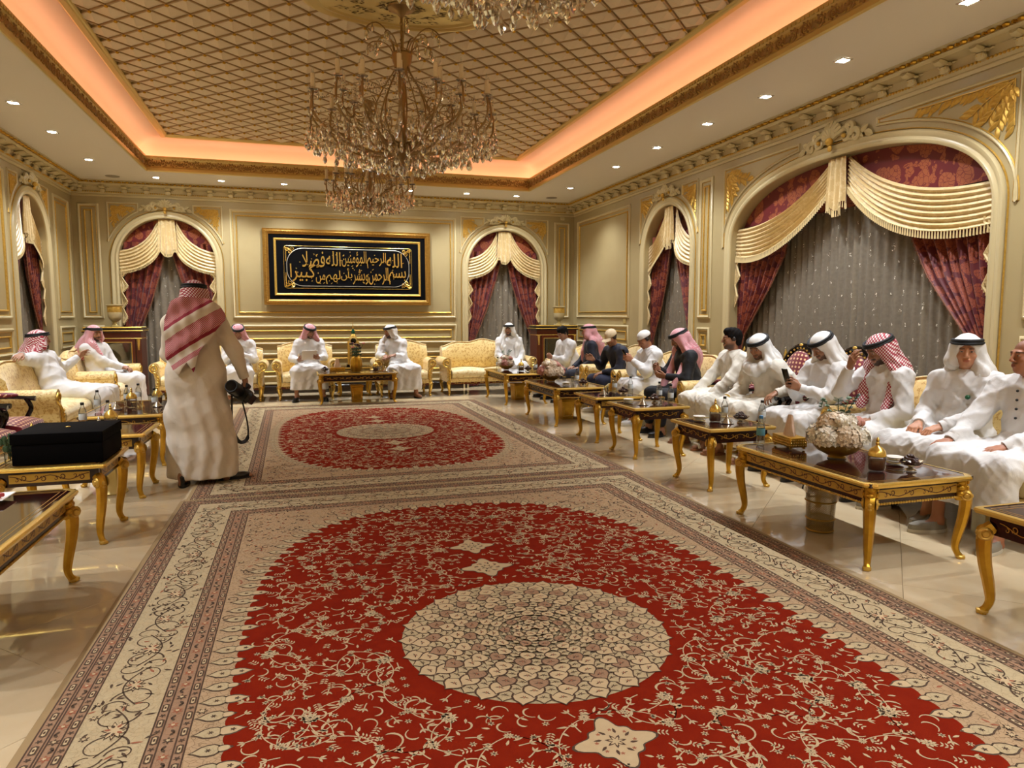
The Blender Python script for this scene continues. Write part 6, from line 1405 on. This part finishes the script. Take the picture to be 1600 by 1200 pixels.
bin_((3.36,3.86,0),'gold wire mesh bin with clear liner under the hydrangea table','wire')
bin_((.94,12.2,0),'square gold bin under the table before the calligraphy','box'); bin_((3.62,9.3,0),'square gold bin beneath the dried hydrangea table','box',.1); bin_((3.66,11.7,0),'square gold bin under the table near the glass cabinet','box',.1); bin_((-1.50,6.42,0),'fluted cream and gold bin under small square table','fluted')
# bag and spare shoes by the sofa
bg=thing('handbag','slumped black bag on the floor by the sofa feet','bag',(4.33,4.26,0)); 
s=SDF().ell((0,0,.10),(.16,.12,.10),None,.05).ell((.06,.05,.14),(.10,.08,.09),None,.05); s.post=lambda P,d: np.maximum(d-.008*np.sin(30*P[:,0]+20*P[:,2]),-P[:,2]); v,f=polygonise(s,.012); ob('bag_body',npmesh('bag_body',v,f,'navy'),bg); MB().tube(smp([(-.08,0,.17),(-.04,-.03,.22),(.05,-.02,.23),(.10,0,.18)],12),.008,6).build('handle','leather_black',bg)
# ---------------------------------------------------------------- things held or worn
def slab(name,label,cat,c,sz,rot,mat,face,parent=None,edge=.0):
    t=thing(name,label,cat,c); t.rotation_euler=rot; MB().box((0,0,0),sz,bev=min(sz)*.4).build('case',mat,t); MB().box((0,0,sz[2]/2+.0006),(sz[0]*.92,sz[1]*.94,.001)).build('display',face,t,False)
    return t
def hold(k,i0=0,i1=1):   # midpoint of both hands in world space
    o=PB[k]; R=np.array(Matrix.Rotation(o['root'].rotation_euler[2],3,'Z')); L=np.array(o['root'].location); pts=[L+R@(a[1]+unit(a[2])*.10) for a in o['arms']]; return pts,(pts[0]+pts[1])/2,R
p,c,R=hold('b1'); slab('smartphone','black phone held by man in pink scarf on the loveseat','phone',tuple(c+np.array((0,0,.03))),(.075,.15,.009),(math.radians(60),0,PI),'black_gloss','screen')
p,c,R=hold('b2'); slab('tablet','white tablet in the hands of the bearded man in armchair','tablet',tuple(c+np.array((0,-.02,.05))),(.25,.18,.009),(math.radians(115),0,0.2),'paper_white','paper_white')
p,c,R=hold('p9'); slab('smartphone','black phone in the hands of the skullcapped man','phone',tuple(c+np.array((0,0,.03))),(.075,.15,.009),(math.radians(60),0,PI/2),'black_gloss','screen')
p,c,R=hold('p13'); slab('smartphone','dark phone held upright by the man in white scarf','phone',tuple(c+np.array((-.02,0,.05))),(.078,.16,.009),(math.radians(70),0,PI/2),'black_gloss','screen')
p,c,R=hold('p10'); inst('g',mkglass,tuple(p[1]+np.array((0,-.02,-.02))),'small tea glass raised by the black-jacketed man','glass')
o=PB['p12']; a=o['arms'][1]; u=unit(a[1]-a[0]); m=MB(); c0=a[1]-u*.0; w1=unit(np.cross(u,(0,0,1))); w2=np.cross(u,w1); th=np.linspace(0,2*PI,20); m.tube([c0+.036*(math.cos(q)*w1+math.sin(q)*w2) for q in th],.008,6); m.build('gold_watch','gold_bright',o['root'])
o=PB['p15']; bp=o['chest']+o['fw']*.142-o['rgt']*.08-o['d']*.02; MB().ball(tuple(bp),.017,14,8).build('green_badge','badge_green',o['garm'])
o=PB['p16']
for k in range(4): MB().ball(tuple(o['chest']+o['d']*(.08-.06*k)+o['fw']*(.128+.008*k)),.009,8,5).build('button','black',o['garm'])
# ---- striped scarf tail over the standing man's back
o=PB['st']; T_=o['root']
g=G('striped_shemagh'); v=g.co(); sx=g.n('SeparateXYZ',v); wv=g.math('SUBTRACT',sx.outputs[2],g.math('MULTIPLY',sx.outputs[0],.62)); k=2*PI/.016
chk=g.math('GREATER_THAN',g.math('MULTIPLY',g.math('SINE',g.math('MULTIPLY',sx.outputs[0],k)),g.math('SINE',g.math('MULTIPLY',sx.outputs[2],k))),-.1)
red=g.mix(chk,hx('#CFA9A4'),hx('#A32B40')); wr_=g.math('DIVIDE',g.math('SUBTRACT',wv,.90),.80)
band=g.ramp(wr_,[(0,(0,0,0)),(.06,(1,1,1)),(.12,(0,0,0)),(.22,(.5,.5,.5)),(.285,(0,0,0)),(.36,(1,1,1)),(.40,(.5,.5,.5)),(.58,(0,0,0)),(.68,(1,1,1)),(.72,(.5,.5,.5))],'CONSTANT')
isw=g.math('LESS_THAN',band,.25); isr=g.math('GREATER_THAN',band,.75); c=g.mix(isr,g.mix(isw,red,hx('#D9CDBC')),hx('#8E1F33')); M['striped']=g.pbr(c,.8,normal=g.bump(g.noise(v,12,3).outputs[0],.15,.02))
xs=np.array([-.20,-.165,-.13,-.09,-.05,-.01,.04,.09,.14,.19,.24,.285]); zt=np.array([1.42,1.50,1.575,1.60,1.61,1.61,1.61,1.605,1.60,1.585,1.54,1.46]); zb=np.array([1.10,1.06,1.0,.955,1.01,1.07,.98,1.16,1.22,1.29,1.36,1.42])
xx=np.linspace(xs[0],xs[-1],60); V=[]
for t in np.linspace(0,1,40):
    z=np.interp(xx,xs,zt)*(1-t)+np.interp(xx,xs,zb)*t; yb=-.205-.04*np.clip((1.62-z)/.25,0,1)+.16*((xx-.035)/.30)**2+.012*np.sin(34*(z-.62*xx))+.008*np.sin(60*xx+8*z); V.append(np.stack([xx,yb,z],1))
V=np.array(V); m=MB(); m.grid(V); m.grid(V+np.array((0,.012,0))); m.build('scarf_tail','striped',T_,True,80)
# ---- camera hanging from his right hand
hp=o['arms'][1][1]+unit(o['arms'][1][2])*.06; R=np.array(Matrix.Rotation(T_.rotation_euler[2],3,'Z')); hw_=np.array(T_.location)+R@hp
ca=thing('camera','black camera with long lens and hanging strap in standing man\'s hand','camera',tuple(hw_+np.array((-.04,-.01,-.07)))); ca.scale=(1.25,)*3; ca.rotation_euler=(math.radians(-25),math.radians(28),math.radians(-30))
MB().box((0,0,0),(.14,.065,.10),bev=.014).build('camera_body','camera_black',ca); MB().box((-.055,-.03,0),(.04,.04,.10),bev=.015).build('grip','rubber',ca); MB().box((0,0,.062),(.06,.05,.04),bev=.014).build('prism_housing','camera_black',ca)
l_=MB().lathe([(.036,.03),(.038,.05),(.042,.06),(.042,.14),(.046,.145),(.046,.175),(.042,.18),(.001,.176)],20,mtx=Matrix.Rotation(-PI/2,4,'X')@Matrix.Rotation(PI,4,'X')@Matrix.Identity(4)).build('lens_barrel','camera_black',ca); MB().lathe([(.001,.1765),(.036,.178),(.037,.181)],18,mtx=Matrix.Rotation(PI/2,4,'X')).build('front_glass','lens_glass',l_)
MB().box((.085,.0,-.0),(.035,.085,.07),bev=.008).build('flip_screen','camera_black',ca)
sw=np.array(Matrix(ca.rotation_euler.to_matrix()).inverted())
P=smp([(-.06,0,0),(-.065,.01,-.15),(-.06,.02,-.28),(-.02,.02,-.355),(.03,.02,-.33),(.035,.01,-.22),(.0,0,-.03)],26)@sw.T; m=MB(); m.tube(P,[.007]*9+[.015]*9+[.007]*8,6,flat=.3); m.build('neck_strap','camera_black',ca)
